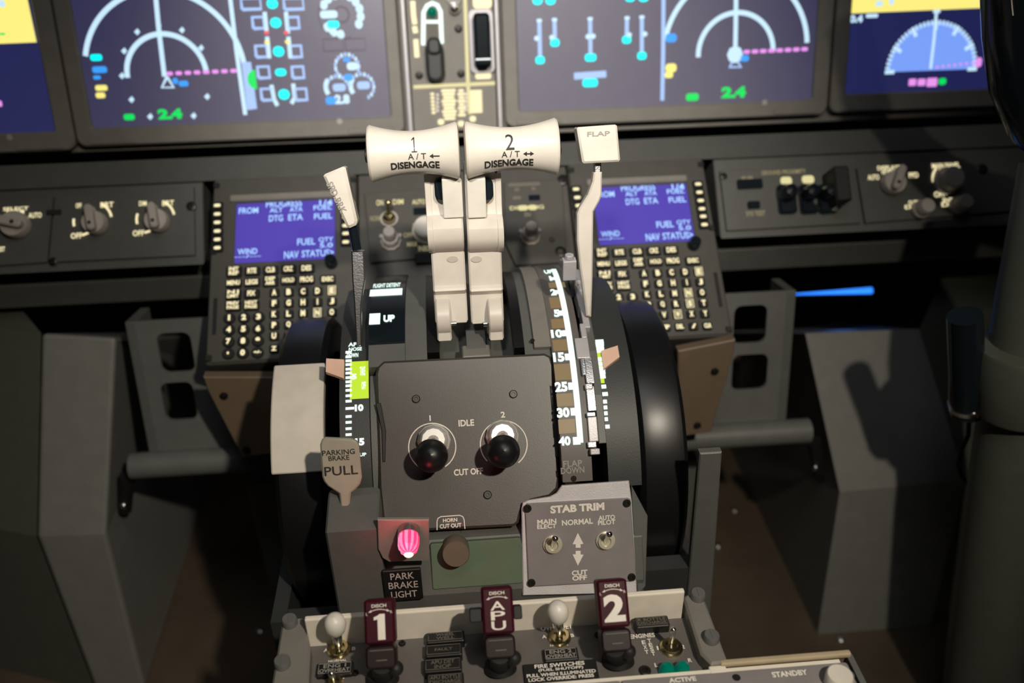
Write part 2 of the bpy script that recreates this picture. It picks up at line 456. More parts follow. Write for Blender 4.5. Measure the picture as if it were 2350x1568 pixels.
# ---- right inner display
RI_B0, RI_B1 = (1160, 293), (1896, 262)
r, D = display('right centre display showing cyan trim bars beside a compass arc', (1192, 253), (1863, 231), RI_B0, RI_B1)
mb, ln, bl, ar, tx, pg, box = sym(D)
for x0, y0, x1, y1, w in ((1238, 44, 1240, 138, 21), (1273, 42, 1274, 98, 21), (1355, 40, 1356, 132, 26), (1440, 38, 1439, 91, 21), (1474, 36, 1474, 128, 21)):
    ln('g_pale', [(x0, y0), (x1, y1-8)], 9); bl('g_cyan', x1, y1, w, 18); bl('g_white', x0, y0+3, 12, 8)
for x, y in ((1232, 88), (1267, 86), (1350, 84), (1362, 83), (1445, 80), (1481, 78)): bl('g_white', x, y, 12, 12, .5)
ln('g_pale', [(1318, 175), (1392, 170)], 15); bl('g_cyan', 1355, 190, 35, 19)
for x in (1234, 1264): bl('g_cyan', x, 1, 24, 20, .5)
for x in (1447, 1478): bl('g_cyan', x, -5, 24, 18, .5)
ln('g_pale', [(1524, -30), (1523, 120), (1521, 231)], 9)
ar('g_white', 1690, 122, 88, 0, 184, 11); ar('g_white', 1690, 116, 168, 4, 170, 11, 60)
ln('g_white', [(1691, -30), (1690, 60), (1689, 112)], 10)
bl('g_white', 1688, 125, 36, 40, .5); ln('g_pale', [(1687, 132), (1676, 154), (1702, 154), (1688, 132)], 7)
for i in range(8): bl('g_magenta', 1715+i*19, 119-i*.9, 15, 9)
bl('g_blue', 1710, 134, 20, 14); bl('g_blue', 1541, 87, 26, 20); bl('g_yellow', 1541, 156, 25, 20); bl('g_yellow', 1536, 172, 19, 14)
bl('g_green', 1590, 223, 29, 17); tx('g_green', '2.4', 1685, 212, 56, 26, .06)
part('screen_graphics', mb, GN, r)
# ---- outer displays, cut by the frame
e0 = MIP.uv(127, 301)[0]
r, D = display('leftmost display with a yellow ground band above dark blue', (-470, 326), (127, 301), (-560, 376), (176, 342), 'screen_navy_deep')
mb, ln, bl, ar, tx, pg, box = sym(D)
pg('g_yellow', [(-300, 112), (82, 97), (55, -30), (-300, -30)])
bl('g_white', 2, 8, 16, 16); bl('g_green', 3, 78, 14, 5); bl('g_magenta', -2, 238, 9, 14)
part('screen_graphics', mb, GN, r)
r, D = display('rightmost display with a blue compass half disc below a yellow band', (1939, 217), (2440, 196), (1902, 262), (2520, 232), 'screen_navy_deep')
mb, ln, bl, ar, tx, pg, box = sym(D)
pg('g_yellow', [(1950, 31), (1954, -30), (2262, -30), (2256, 18)])
bl('g_white', 2020, 8, 17, 13); bl('g_white', 2048, 3, 12, 15)
tx('g_white', '0.4', 1967, 43, 30, 18, .06); bl('g_white', 2003, 36, 28, 9)
u, v = D.uv(2139, 162); R0 = 109*PXM
mb.mi = GN.index('g_sky'); mb.poly([(u+R0*cos(radians(a)), v+R0*sin(radians(a))) for a in range(0, 181, 5)], HS-.0001)
for i in range(37):
    a = radians(i*5); k = .93 if i % 6 else .82; mb.mi = 0
    mb.line([(u+R0*k*cos(a), v+R0*k*sin(a)), (u+R0*1.03*cos(a), v+R0*1.03*sin(a))], (5 if i % 6 else 9)*PXM, HS)
ln('g_white', [(2152, 22), (2146, 90), (2138, 158)], 7); bl('g_white', 2152, 26, 17, 8)
for i in range(7): bl('g_magenta', 2153+i*13.5, 154-i*1.6, 6, 6)
bl('g_magenta', 2248, 143, 15, 22)
for x, w in ((2096, 17), (2117, 18), (2141, 24)): bl('g_magenta', x, 189, w, 16 if w < 20 else 20, .15)
bl('g_green', 2165, 187, 17, 15)
part('screen_graphics', mb, GN, r)

# ---- landing gear panel between the displays
G = MIP.at(1045, 200)
r = thing('landing_gear_unit', 'narrow centre panel with cream grid lines between the two middle displays', 'panel', G)
q = R4(G, (950, 285), (1140, 280), (948, 0), (1146, 0)); gx0, gx1 = G.uv(950, 290)[0], G.uv(1141, 282)[0]
gy0 = G.uv(1045, 300)[1]
m = MB(); m.rbox(gx0, gx1, gy0, .26, -.013, -.001, .002, .0006); part('plate', m, 'panel_grey', r)
for x in (gx0-.0035, gx1+.0035):
    m = MB(); m.rbox(x-.0022, x+.0022, gy0, .26, -.013, .003, .001, .0008); part('side_trim', m, 'alloy', r)
def gl(m, pts, w): m.line([G.uv(*p) for p in pts], w*PXM, -.0004)
m = MB(); gl(m, [(949, 200), (1136, 191)], 8); gl(m, [(1066, -40), (1074, 192), (1078, 262)], 8); part('grid_line', m, 'lit_mid', r)
m = MB()
for pts in ([(947, 2), (949, 35), (952, 56)], [(951, 60), (954, 76)], [(954, 90), (957, 132)]): gl(m, pts, 11)
m.quad(*ctr(G, 1107, 2, 44, 36), -.0003, r=.004); m.quad(*ctr(G, 1106, 20, 24, 14), -.0003, r=.002)
m.quad(*ctr(G, 1109, 173, 36, 17), -.0003, r=.002)
# the limit placard is a block of fine rows of print
for k in range(6): m.quad(*ctr(G, 992+k*.6, 216+k*8.5, 9, 6), -.0003, r=.001)
for k in range(9): m.quad(*ctr(G, 1029+k*.4, 208+k*8.0, 34-(k % 3)*4, 6.4), -.0003, r=.0012)
for k in range(8): m.quad(*ctr(G, 1058+k*.3, 208+k*8.0, 13+(k % 2)*5, 6), -.0003, r=.0012)
for k in range(8): m.quad(*ctr(G, 1092+k*.2, 210+k*6.6, 28, 6), -.0003, r=.001)
for x, y in ((1012, 280), (1058, 284), (1085, 273)): m.quad(*ctr(G, x, y, 14, 13), -.0003, r=.002)
part('lettering', m, 'lit_cream', r)
m = MB()
for k in range(5): m.disc(G.uv(1004, 218+k*9), .0016, h=-.0002); m.disc(G.uv(1069, 216+k*9), .0016, h=-.0002)
part('lettering', m, 'print_white', r)
# lit slot of the standby lever
q0 = G.uv(992, 12); m = MB()
ou = [G.uv(*p) for p in ((971, 104), (972, 28), (980, 13), (992, 7), (1004, 12), (1011, 26), (1014, 100))]
m.line(ou, 9*PXM, -.0002); m.line([G.uv(974, 50), G.uv(1010, 50)], 7*PXM, -.0001); part('slot_outline', m, 'lit_white', r)
m = MB(); m.quad(*ctr(G, 992, 62, 26, 84), -.0007, r=.003); part('slot', m, 'print_dim', r)
m = MB(); m.sphere((*G.uv(991, 28), .001), .0055); part('indicator_lens', m, 'green_lens', r, smooth=True)
m = MB(); u, v = G.uv(998, 140)
m.rbox(u-.010, u+.010, v-.022, v+.020, -.001, .012, .0095, .004, 6)
m.rbox(u-.0075, u+.0075, v+.006, v+.024, .010, .016, .006, .003, 5); part('standby_lever', m, 'body_dark', r, smooth=True)
m = MB(); u, v = G.uv(1043, 20); m.lathe([(.0065, 0), (.0065, .004), (.0045, .009), (1e-7, .010)], 16, (u, v, -.001)); m.lathe([(.009, 0), (.009, .003), (1e-7, .003)], 16, (u, v+.012, -.001)); part('knob', m, 'chrome', r, smooth=True)
for p in ((1052, 66), (1058, 169), (962, 173)): screw(r, G, *p, .0042, h=-.001)
m = MB(); u, v = G.uv(1105, 95)
m.ring(rrect(u-.0135, u+.0135, v-.033, v+.033, .006), rrect(u-.0085, u+.0085, v-.027, v+.024, .003), -.001, .004, .001); part('lever_gate', m, 'alloy', r)
m = MB(); m.rbox(u-.0085, u+.0085, v-.030, v+.024, -.002, -.0005, .003, .0005); part('gate_slot', m, 'black', r)
t = tag(part('gear_lever', MB().rbox(-.0085, .0085, -.026, .028, 0, .022, .004, .003, 4), 'black_gloss', None, None, True),
        'black landing gear lever in the white gate of the centre panel', 'lever'); t.matrix_world = Pl(G.P(u, v, .0), 76.01).M()
m = MB(); m.tube([(-.008, -.019, .021), (.008, -.019, .021)], .0018, 8); part('lever_pin', m, 'chrome', t, smooth=True)

# ------------------------------------------------------------------ ledge and lower instrument panel
vl = AS.uv(1500, 318)[1]; v27 = AS.uv(1607, 366)[1]
a_, b_ = AS.P(0, vl), AS.P(0, v27)
prof = [(a_.y, a_.z), (b_.y, b_.z), (b_.y+.010, b_.z-.003), (a_.y+.006, a_.z-.012)]
m = MB(); m.slab(prof, -.88, .88, .003)
solo('instrument_ledge', m, 'chin_grey', 'long dark sloping ledge running under all the displays', 'ledge')
vc = CH.uv(1750, 541)[1]
def chin(x0, x1):
    p0, p1 = CH.P(0, 0, -.004), CH.P(0, vc, -.004)
    return [(p0.y, p0.z), (p1.y, p1.z), (p1.y+.05, p1.z+.012), (p0.y+.045, p0.z-.040)]
for x0, x1, nm in ((-.88, -.267, 'left'), (.267, .88, 'right')):
    m = MB(); m.slab(chin(x0, x1), x0, x1, .001)
    solo('lower_instrument_panel', m, 'chin_grey', 'dark lower instrument panel frame sloping down %s of the keypads' % nm, 'panel')
def chin_panel(label, pts):
    P = CH.at(sum(p[0] for p in pts)/len(pts), sum(p[1] for p in pts)/len(pts))
    r = thing('switch_unit', label, 'panel', P)
    poly = [P.uv(*p) for p in pts]
    area = sum(poly[i-1][0]*poly[i][1]-poly[i][0]*poly[i-1][1] for i in range(len(poly)))
    if area < 0: poly.reverse()
    m = MB(); m.prism(poly, -.003, .0005, .0003); part('plate', m, 'chin_grey', r)
    return r, P
def pointer_knob(r, P, px, py, rr, ang=0, h=.0012, name='knob', m_='knob_grey'):
    u, v = P.uv(px, py, .012); m = MB()
    m.lathe([(rr, 0), (rr*1.02, .003), (rr*.98, .009), (rr*.92, .011), (1e-7, .011)], 28, (0, 0, 0))
    m.rbox(-rr*.33, rr*.33, -rr*.9, rr*1.35, .008, .020, rr*.3, .0015, 4)
    o = part(name, m, m_, r, smooth=True); o.location = (u, v, h); o.rotation_euler.z = radians(ang)
    d = MB(); d.disc((0, -rr*.3), rr*.16, h=.0203); k = part('index_mark', d, 'ink', o); return o
def round_knob(r, P, px, py, rr, hh=.016, h=.0012, name='knob', m_='knob_grey'):
    u, v = P.uv(px, py, hh*.8); m = MB()
    m.lathe([(rr*1.15, 0), (rr*1.15, hh*.3), (rr, hh*.36), (rr*.96, hh*.9), (rr*.8, hh), (1e-7, hh)], 26, (u, v, h))
    return part(name, m, m_, r, smooth=True)
def words(r, P, items, m_='lit_cream', name='lettering', bold=.02, h=.0016):
    m = MB()
    for it in items:
        s, x, y, w, hh = it[:5]
        if s == '#':   # an arc mark: x, y, radius px, a0, a1
            _, x, y, R, a0, a1 = it; u, v = P.uv(x, y); R *= .9/FPX
            m.line([(u+R*cos(radians(a0+(a1-a0)*i/8)), v+R*sin(radians(a0+(a1-a0)*i/8))) for i in range(9)], 5*.9/FPX, h)
        elif s == '-': m.line([P.uv(x, y), P.uv(w, hh)], 5*.9/FPX, h)
        elif s == '~': q = ctr(P, x, y, w, hh); m.quad(*q, h, r=(q[3]-q[2])*.35)
        else: m.text(s, *ctr(P, x, y, w, hh), h, bold)
    return part(name, m, m_, r)
r, P = chin_panel('lower left panel with two grey rotary knobs beside the left keypad', [(128, 452), (445, 430), (448, 586), (112, 602)])
pointer_knob(r, P, 212, 508, .0118, 8); pointer_knob(r, P, 356, 503, .0118, 8)
words(r, P, [('OFF', 182, 473, 13, 11), ('BRT', 247, 471, 30, 12), ('OFF', 177, 542, 26, 13), ('-', 190, 541, 205, 535), ('#', 212, 508, 44, 10, 60), ('#', 212, 508, 40, 170, 195),
             ('DIM', 329, 468, 17, 11), ('BRT', 387, 467, 27, 12), ('OFF', 319, 536, 26, 13), ('-', 333, 535, 346, 531), ('#', 356, 503, 44, 10, 60), ('#', 356, 503, 40, 160, 195)])
screw(r, P, 439, 474, .005); screw(r, P, 122, 600, .004)
r, P = chin_panel('lower left panel with a round tan knob at the photo\'s left edge', [(-260, 478), (122, 452), (108, 602), (-270, 628)])
pointer_knob(r, P, 28, 512, .0135, 75)
words(r, P, [('SELECT', 38, 480, 58, 8), ('NORM', 37, 488, 40, 9), ('AUTO', 82, 495, 30, 12), ('TEST', 3, 573, 20, 11)])
m = MB(); m.rbox(*ctr(P, 125, 488, 34, 12), 0, .002, .001, .0005); part('latch', m, 'black', r)
r, P = chin_panel('lower right panel with dark guarded switches beside the right keypad', [(1652, 392), (1952, 388), (1975, 512), (1668, 530)])
for x, y, w, hh in ((1719, 424, 58, 22), (1728, 472, 28, 17)):
    m = MB(); m.rbox(*ctr(P, x, y, w, hh), .001, .004, .0015, .0006); part('indicator', m, 'black_gloss', r)
words(r, P, [('FUEL', 1716, 411, 28, 10), ('SYS TEST', 1733, 491, 44, 11), ('GROUND PROXIMITY', 1797, 396, 102, 10)], 'lit_dim')
words(r, P, [('~', 1803, 416, 26, 18), ('~', 1853, 413, 28, 18), ('~', 1893, 411, 14, 17)], 'lit_mid')
for i, x in enumerate((1812, 1862, 1905)):
    u, v = P.uv(x, 452, .012); m = MB()
    m.rbox(u-.0095, u+.0095, v-.016, v+.016, .001, .008, .004, .002, 4)
    m.lathe([(.008, 0), (.0085, .012), (.006, .020), (1e-7, .021)], 18, (u-.002, v+.004, .006)); part('guard', m, 'black_gloss', r, smooth=True)
u, v = P.uv(1925, 425, .02); m = MB(); m.rbox(u-.0085, u+.0085, v-.020, v+.018, .001, .030, .003, .002, 4); part('switch_guard', m, 'black', r, smooth=True)
u, v = P.uv(1916, 480, .01); m = MB(); m.lathe([(.004, 0), (.004, .004), (.0022, .006), (.003, .018), (1e-7, .020)], 14, (u, v, .001)); part('toggle', m, 'chrome', r, smooth=True)
screw(r, P, 1660, 405, .004)
r, P = chin_panel('lower right panel with four grey knobs near the control yoke', [(1966, 386), (2310, 350), (2322, 484), (1986, 512)])
pointer_knob(r, P, 2056, 416, .0125, -25); round_knob(r, P, 2186, 408, .0125, .018); round_knob(r, P, 2126, 474, .0085, .020); round_knob(r, P, 2214, 464, .0085, .020)
words(r, P, [('DISPLAYS', 2038, 386, 52, 10), ('NORM', 2035, 396, 26, 10), ('AUTO', 2003, 408, 26, 12), ('PFD', 2095, 403, 22, 12), ('MAIN PANEL', 2169, 381, 64, 12), ('DUs', 2166, 393, 26, 9),
             ('#', 2172, 412, 36, 130, 190), ('OFF', 2155, 447, 26, 13), ('-', 2168, 447, 2178, 440), ('OUTBD', 2098, 466, 30, 10), ('DU', 2090, 476, 30, 9), ('INBD', 2180, 460, 36, 10), ('DU', 2176, 470, 34, 10)])
screw(r, P, 2254, 389, .006)

# structural beam below the lower panel, left and right
zt, zb = PY(1700, 571, .862).z, PY(1700, 622, .862).z
for x0, x1, nm in ((-.95, -.268, 'left'), (.268, .95, 'right')):
    m = MB(); m.box(x0, x1, .862, .90, zb, zt)
    solo('support_beam', m, 'chin_grey', 'dark horizontal beam under the lower panel, %s of the pedestal' % nm, 'beam', None, None, False, .002)

# ------------------------------------------------------------------ forward stand between the keypads
b_ = AS.P(0, v27, -.003); e_ = AS.P(0, -.112, -.003)
m = MB(); m.slab([(b_.y, b_.z), (e_.y, e_.z), (e_.y+.015, e_.z-.02), (b_.y+.015, b_.z-.02)], -.1085, .1085, .001)
solo('forward_stand', m, 'cdu_grey', 'dark sloping stand between the two keypad units ahead of the thrust levers', 'stand')
def stand_panel(label, pts):
    P = AS.at(sum(p[0] for p in pts)/len(pts), sum(p[1] for p in pts)/len(pts))
    r = thing('switch_unit', label, 'panel', P); poly = [P.uv(*p) for p in pts]
    if sum(poly[i-1][0]*poly[i][1]-poly[i][0]*poly[i-1][1] for i in range(len(poly))) < 0: poly.reverse()
    m = MB(); m.prism(poly, -.003, .0012, .0008); part('plate', m, 'cdu_grey', r); return r, P
def dual_knob(r, P, px, py):
    u, v = P.uv(px, py+14, .004)
    m = MB(); m.lathe([(.0105, 0), (.0105, .004), (.0088, .005), (.0088, .012), (.0080, .013)], 20, (u, v, .001), None, .07)
    m.lathe([(.0062, .012), (.0062, .024), (.0052, .0255), (1e-7, .0255)], 20, (u, v, .001))
    for a in (30, 150): m.rbox(-.002, .002, .008, .0125, 0, .006, .001, .0005, 2, Matrix.Translation((u, v, .001)) @ Matrix.Rotation(radians(a-90), 4, 'Z'))
    return part('knob', m, 'knob_grey', r, smooth=True)
r, P = stand_panel('stand panel with a toggle switch left of the thrust levers', [(836, 445), (1000, 432), (1008, 590), (986, 592), (850, 604)])
u, v = P.uv(893, 502, .002); m = MB(); m.ring([(u+.0092*cos(2*pi*k/18), v+.0092*sin(2*pi*k/18)) for k in range(18)], [(u+.0072*cos(2*pi*k/18), v+.0072*sin(2*pi*k/18)) for k in range(18)], 0, .003, .0004)
part('toggle_ring', m, 'knob_grey', r, smooth=True)
m = MB(); m.lathe([(.0066, 0), (.0060, .006), (.0036, .008), (1e-7, .008)], 16, (u, v, .001))
w0 = P.uv(891, 466, .02); m.tube([(u, v, .006), (w0[0], w0[1], .020)], [.0018, .0028], 10); m.sphere((w0[0], w0[1], .0205), .0030, 12)
part('toggle', m, 'brass', r, smooth=True)
dual_knob(r, P, 897, 540); round_knob(r, P, 978, 522, .0125, .014, m_='white_plastic')
words(r, P, [('ON', 872, 467, 16, 13), ('DIM', 914, 465, 24, 12), ('AUTO', 961, 465, 30, 11)], 'lit_mid')
words(r, P, [('NORM', 862, 503, 24, 12), ('OFF', 937, 541, 22, 11), ('MAX', 946, 562, 24, 11), ('INBD', 974, 572, 27, 12), ('~', 951, 517, 7, 7)], 'lit_dim')
m = MB(); m.rbox(*ctr(P, 966, 487, 34, 16), .001, .003, .001, .0005); part('indicator', m, 'black_gloss', r)
m = MB(); m.rbox(*ctr(P, 975, 595, 44, 22), .001, .003, .001, .0005); part('latch', m, 'black', r)
r, P = stand_panel('stand panel with a ribbed knob right of the thrust levers', [(1156, 420), (1290, 412), (1300, 590), (1292, 603), (1183, 610), (1160, 560)])
dual_knob(r, P, 1217, 528)
words(r, P, [('~', 1203, 425, 74, 9), ('~', 1186, 437, 12, 8), ('~', 1224, 435, 10, 8), ('~', 1186, 456, 20, 8)], 'print_dim')
words(r, P, [('DIMMING', 1209, 478, 78, 9), ('~', 1200, 479, 22, 12), ('~', 1222, 478, 18, 12)], 'lit_mid'); words(r, P, [('DU', 1211, 494, 14, 9)], 'lit_dim')
m = MB(); m.rbox(*ctr(P, 1226, 456, 26, 12), .001, .003, .001, .0005); part('indicator', m, 'black_gloss', r)
screw(r, P, 1266, 552, .003); screw(r, P, 1292, 413, .006); screw(r, P, 1286, 578, .006)

# ------------------------------------------------------------------ keypad units (control display units)
def zl(X, Y): return 450+X/3.335, 380+Y/3.335
C0 = Pl(AS.P(-.1825, -.075, 0), AS.s)
def make_cdu():
    P = C0
    r = thing('keypad_unit', 'x', 'keypad', P)
    m = MB(); m.rbox(-.0725, .0725, -.098, .104, -.056, -.002, .003, .001); part('housing', m, 'cdu_grey', r)
    x0, y0 = P.uv(537, 604); x1, y1 = P.uv(768, 457)
    m = MB(); m.ring(rrect(-.0715, .0715, -.0965, .1025, .004), rrect(x0, x1, y0, y1, .002), -.003, .0, .0008); part('face_plate', m, 'cdu_grey', r)
    m = MB(); m.box(x0-.001, x1+.001, y0-.001, y1+.001, -.0028, -.0012); part('screen', m, 'cdu_blue', r)
    m = MB(); m.rbox(x0-.006, x1+.001, y1+.001, y1+.0085, -.001, .004, .002, .0012); part('screen_hood', m, 'bezel_grey', r)
    m = MB()
    def tx(s, X, Y, w, h): m.text(s, *ctr(P, *zl(X, Y), w/3.335, h/3.335), -.0008, .015)
    tx('PROGRESS', 672, 288, 275, 50); tx('1/4', 993, 283, 100, 48); tx('FROM', 400, 342, 148, 46); tx('ALT', 612, 338, 100, 34); tx('ATA', 765, 332, 100, 34); tx('FUEL', 968, 318, 140, 36)
    tx('DTG', 610, 400, 108, 48); tx('ETA', 760, 392, 112, 48); tx('FUEL', 972, 384, 140, 44)
    tx('FUEL', 842, 580, 138, 50); tx('QTY', 993, 565, 112, 40); tx('5.0', 995, 607, 100, 36)
    tx('WIND', 392, 655, 150, 44); tx('---/---', 392, 692, 205, 22); tx('NAV', 728, 680, 112, 56); tx('STATUS>', 930, 668, 245, 52)
    part('screen_text', m, 'cdu_text', r)
    u, v = P.uv(761, 606); m = MB(); m.lathe([(.0062, 0), (.0056, .012), (.0045, .0135), (1e-7, .0135)], 18, (u, v, 0)); part('brightness_knob', m, 'black_gloss', r, smooth=True)
    for (X, Ys) in ((168, (316, 382, 446, 512, 576, 640)), (1148, (275, 340, 405, 470, 530, 595))):
        for Y in Ys:
            q = ctr(P, *zl(X, Y), 25, 17); m = MB()
            m.mi = 0; m.rbox(q[0], q[1], q[2], q[3], -.001, .003, .0012, .0006)
            m.mi = 1; cx, cy = (q[0]+q[1])/2, (q[2]+q[3])/2; m.quad(cx-.0033, cx+.0033, cy-.0017, cy+.0017, .0031, r=.0015)
            part('line_select_key', m, ['black', 'lit_cream'], r)
    def key(s, X, Y, w, h, lw, lh, boxed=False, bold=.04):
        q = ctr(P, *zl(X, Y), w/3.335, h/3.335); m = MB()
        m.rbox(q[0], q[1], q[2], q[3], -.001, .0035, .0015, .0007)
        m.mi = 1; lines = s.split('/') if len(s) > 3 and '/' in s else [s]
        n = len(lines); g = ctr(P, *zl(X, Y), lw/3.335, lh/3.335); hh = (g[3]-g[2])/n
        for i, t in enumerate(lines): m.text(t, g[0], g[1], g[3]-(i+1)*hh+hh*.12*(n > 1), g[3]-i*hh, .0037, bold)
        if boxed:
            e = .0012
            m.line([(g[0]-e, g[2]-e), (g[1]+e, g[2]-e), (g[1]+e, g[3]+e), (g[0]-e, g[3]+e), (g[0]-e, g[2]-e)], .0009, .0037)
        part('key', m, ['black', 'lit_cream'], r)
    for s, X, Y, lw, lh in (('INIT/REF', 295, 820, 75, 66), ('RTE', 434, 816, 68, 40), ('CLB', 575, 809, 68, 40), ('CRZ', 711, 802, 70, 40), ('DES', 850, 796, 74, 42),
                            ('MENU', 293, 908, 98, 36), ('LEGS', 433, 902, 92, 38), ('DEP/ARR', 573, 895, 74, 66), ('HOLD', 712, 888, 90, 34), ('PROG', 850, 882, 98, 42), ('EXEC', 1011, 880, 86, 36),
                            ('N1/LIMIT', 290, 995, 88, 62), ('FIX', 430, 988, 62, 40), ('PREV/PAGE', 288, 1082, 92, 62), ('NEXT/PAGE', 427, 1076, 92, 62)):
        key(s, X, Y, 118, 78 if lh > 50 else 66, lw, lh)
    L = ['ABCDE', 'FGHIJ', 'KLMNO', 'PQRST', 'UVWXY']
    for ri, row in enumerate(L):
        for ci, ch in enumerate(row):
            key(ch, 604+ci*110-ri*.5, 982+ri*83-ci*4, 72, 62, 34 if ch != 'I' else 10, 46, ch in 'NSWE', .06)
    for ci, ch in enumerate(('Z', 'SP', 'DEL', '/', 'CLR')): key(ch, 602+ci*111, 1400-ci*4+10, 72, 62, 40 if len(ch) == 1 else 58, 36, False, .05)
    D_ = [('1', '2', '3'), ('4', '5', '6'), ('7', '8', '9'), ('.', '0', '+/-')]
    for ri, row in enumerate(D_):
        for ci, ch in enumerate(row):
            u, v = P.uv(*zl(260+ci*112-ri*3, 1175+ri*90-ci*4)); m = MB()
            m.lathe([(.0056, -.001), (.0056, .003), (.0049, .0036), (1e-7, .0036)], 18, (u, v, 0))
            m.mi = 1; w = .0022 if ch not in '1.' else .0010
            if ch == '+/-': w = .0036
            hh = .0030 if ch not in ('.', '+/-') else .0014
            m.text(ch, u-w, u+w, v-hh, v+hh, .0038, .06); part('key', m, ['black', 'lit_cream'], r)
    for x, y in ((-.069, .095), (.069, .095), (-.069, .02), (.069, .02), (-.069, -.092), (.069, -.092)):
        m = MB(); m.rbox(x-.003, x+.003, y-.003, y+.003, -.001, .0015, .001, .0004); part('latch', m, 'black', r)
    for x in (-.065, .065):
        m = MB(); m.rbox(x-.0018, x+.0018, -.068, -.030, -.001, .0007, .001, .0003); part('annunciator', m, 'black', r)
    return r
c1 = make_cdu(); c2 = copy_tree(c1); c2.location.x = .1825
tag(c1, 'left keypad unit with blue text screen, partly behind the wheel with the white block', 'keypad', 'keypad units beside the thrust levers')
tag(c2, 'right keypad unit with blue text screen, partly behind the flap lever', 'keypad', 'keypad units beside the thrust levers')
# brackets below the keypad units
for sx, nm in ((-1, 'left'), (1, 'right')):
    y = .713
    if sx > 0: pts = [(1556, 806), (1688, 780), (1684, 812), (1632, 992), (1556, 1004)]
    else: pts = [(466, 866), (640, 866), (640, 1040), (556, 1050), (478, 900)]
    q = [PY(*p, y) for p in pts]; poly = [(p.x, p.z) for p in q]
    Mx = Matrix(((1, 0, 0, 0), (0, 0, -1, y), (0, 1, 0, 0), (0, 0, 0, 1)))
    if sum(poly[i-1][0]*poly[i][1]-poly[i][0]*poly[i-1][1] for i in range(len(poly))) < 0: poly.reverse()
    r = thing('keypad_bracket', 'warmly lit grey tapering bracket plate holding the %s keypad unit' % nm, 'bracket', Mx)
    m = MB(); m.prism(poly, -.010, 0, .001); part('plate', m, 'bracket_warm_lit', r)
    for p in (((1640, 852), (1600, 976)) if sx > 0 else ((514, 908), (566, 1032))):
        g = PY(*p, y); m = MB(); m.lathe([(.004, 0), (.004, .0015), (.003, .002), (1e-7, .002)], 12, (g.x, g.z, 0)); part('screw', m, 'screw', r, smooth=True)

# ------------------------------------------------------------------ throttle quadrant
QC = V((0, .643, -.03))
def AR(px, py, R):
    d = ray(px, py); oy, oz = CAM.y-QC.y, CAM.z-QC.z
    a = d.y**2+d.z**2; bb = 2*(oy*d.y+oz*d.z); c = oy**2+oz**2-R*R
    disc = bb*bb-4*a*c
    t = (-bb-sqrt(max(0, disc)))/(2*a); p = CAM+d*t
    return p.x, math.degrees(atan2(p.z-QC.z, -(p.y-QC.y)))
def wrap(R): return lambda x, a, h: (x, -(R+h)*cos(radians(a)), (R+h)*sin(radians(a)))
def arq(m, R, x, y, w, h, r=0.0, hh=.0004):    # patch centred on a pixel, on the curved face
    xc, ac = AR(x, y, R); x0 = AR(x-w/2, y, R)[0]; x1 = AR(x+w/2, y, R)[0]; a0 = AR(x, y+h/2, R)[1]; a1 = AR(x, y-h/2, R)[1]
    W_ = (x1-x0)/2; m.quad(xc-W_, xc+W_, a0, a1, hh, wrap(R))
def art(m, R, s, x, y, w, h, bold=.03, hh=.0005):
    xc, ac = AR(x, y, R); x0 = AR(x-w/2, y, R)[0]; x1 = AR(x+w/2, y, R)[0]; a0 = AR(x, y+h/2, R)[1]; a1 = AR(x, y-h/2, R)[1]
    W_ = (x1-x0)/2; m.text(s, xc-W_, xc+W_, a0, a1, hh, bold, wrap(R))
def arl(m, R, pts, w, hh=.0004):
    q = [AR(*p, R) for p in pts]; vs = []; fs = []; f = wrap(R)
    for x, a in q: vs += [f(x-w/2, a, hh), f(x+w/2, a, hh)]
    for i in range(len(q)-1): fs.append((2*i, 2*i+1, 2*i+3, 2*i+2))
    m.add(vs, fs)
Q = thing('throttle_quadrant', 'curved grey throttle quadrant housing with lit flap and trim scales', 'throttle quadrant', QC)
m = MB(); m.arc(-.0845, -.0690, .13, .1470, 22, 62, 12); m.arc(-.0845, -.056, .13, .1585, 62.5, 140, 30); m.arc(-.056, -.0395, .13, .1600, 62.5, 140, 30); m.arc(-.0085, .0065, .13, .1500, 62.5, 140, 30); m.arc(.036, .062, .13, .1585, 62.5, 140, 30)
m.arc(-.0690, .062, .12, .130, 22, 140, 40); part('housing', m, 'body_grey', Q, smooth=True)
x0, a0 = AR(842, 792, .159); x1, a1 = AR(928, 640, .159)
m = MB(); m.arc(-.0842, -.0565, .158, .1612, a0, 128, 24); part('speed_brake_strip', m, 'black_gloss', Q, smooth=True)
m = MB(); arq(m, .1612, 886, 672, 74, 15); art(m, .1612, 'FLIGHT DETENT', 888, 656, 62, 9); arq(m, .1612, 860, 733, 25, 25); art(m, .1612, 'UP', 893, 732, 26, 16, .06); part('lettering', m, 'lit_white', Q)
x0, a0 = AR(1235, 812, .162)
m = MB(); m.arc(.0435, .0605, .157, .1625, 65, 132, 30); part('cover_strip', m, 'panel_grey', Q, smooth=True)
xa, aa = AR(1222, 782, .1625); f = wrap(.1625); m = MB(); m.disc((xa, aa), .0018, .65, .0003, 12, f); part('screw', m, 'screw', Q)
m = MB(); m.arc(-.0395, -.0300, .145, .1592, 66, 140, 24); part('slot_brush', m, 'black_rubber', Q, smooth=True)
m = MB(); m.arc(.028, .036, .145, .1592, 66, 140, 24); part('slot_brush', m, 'black_rubber', Q, smooth=True)
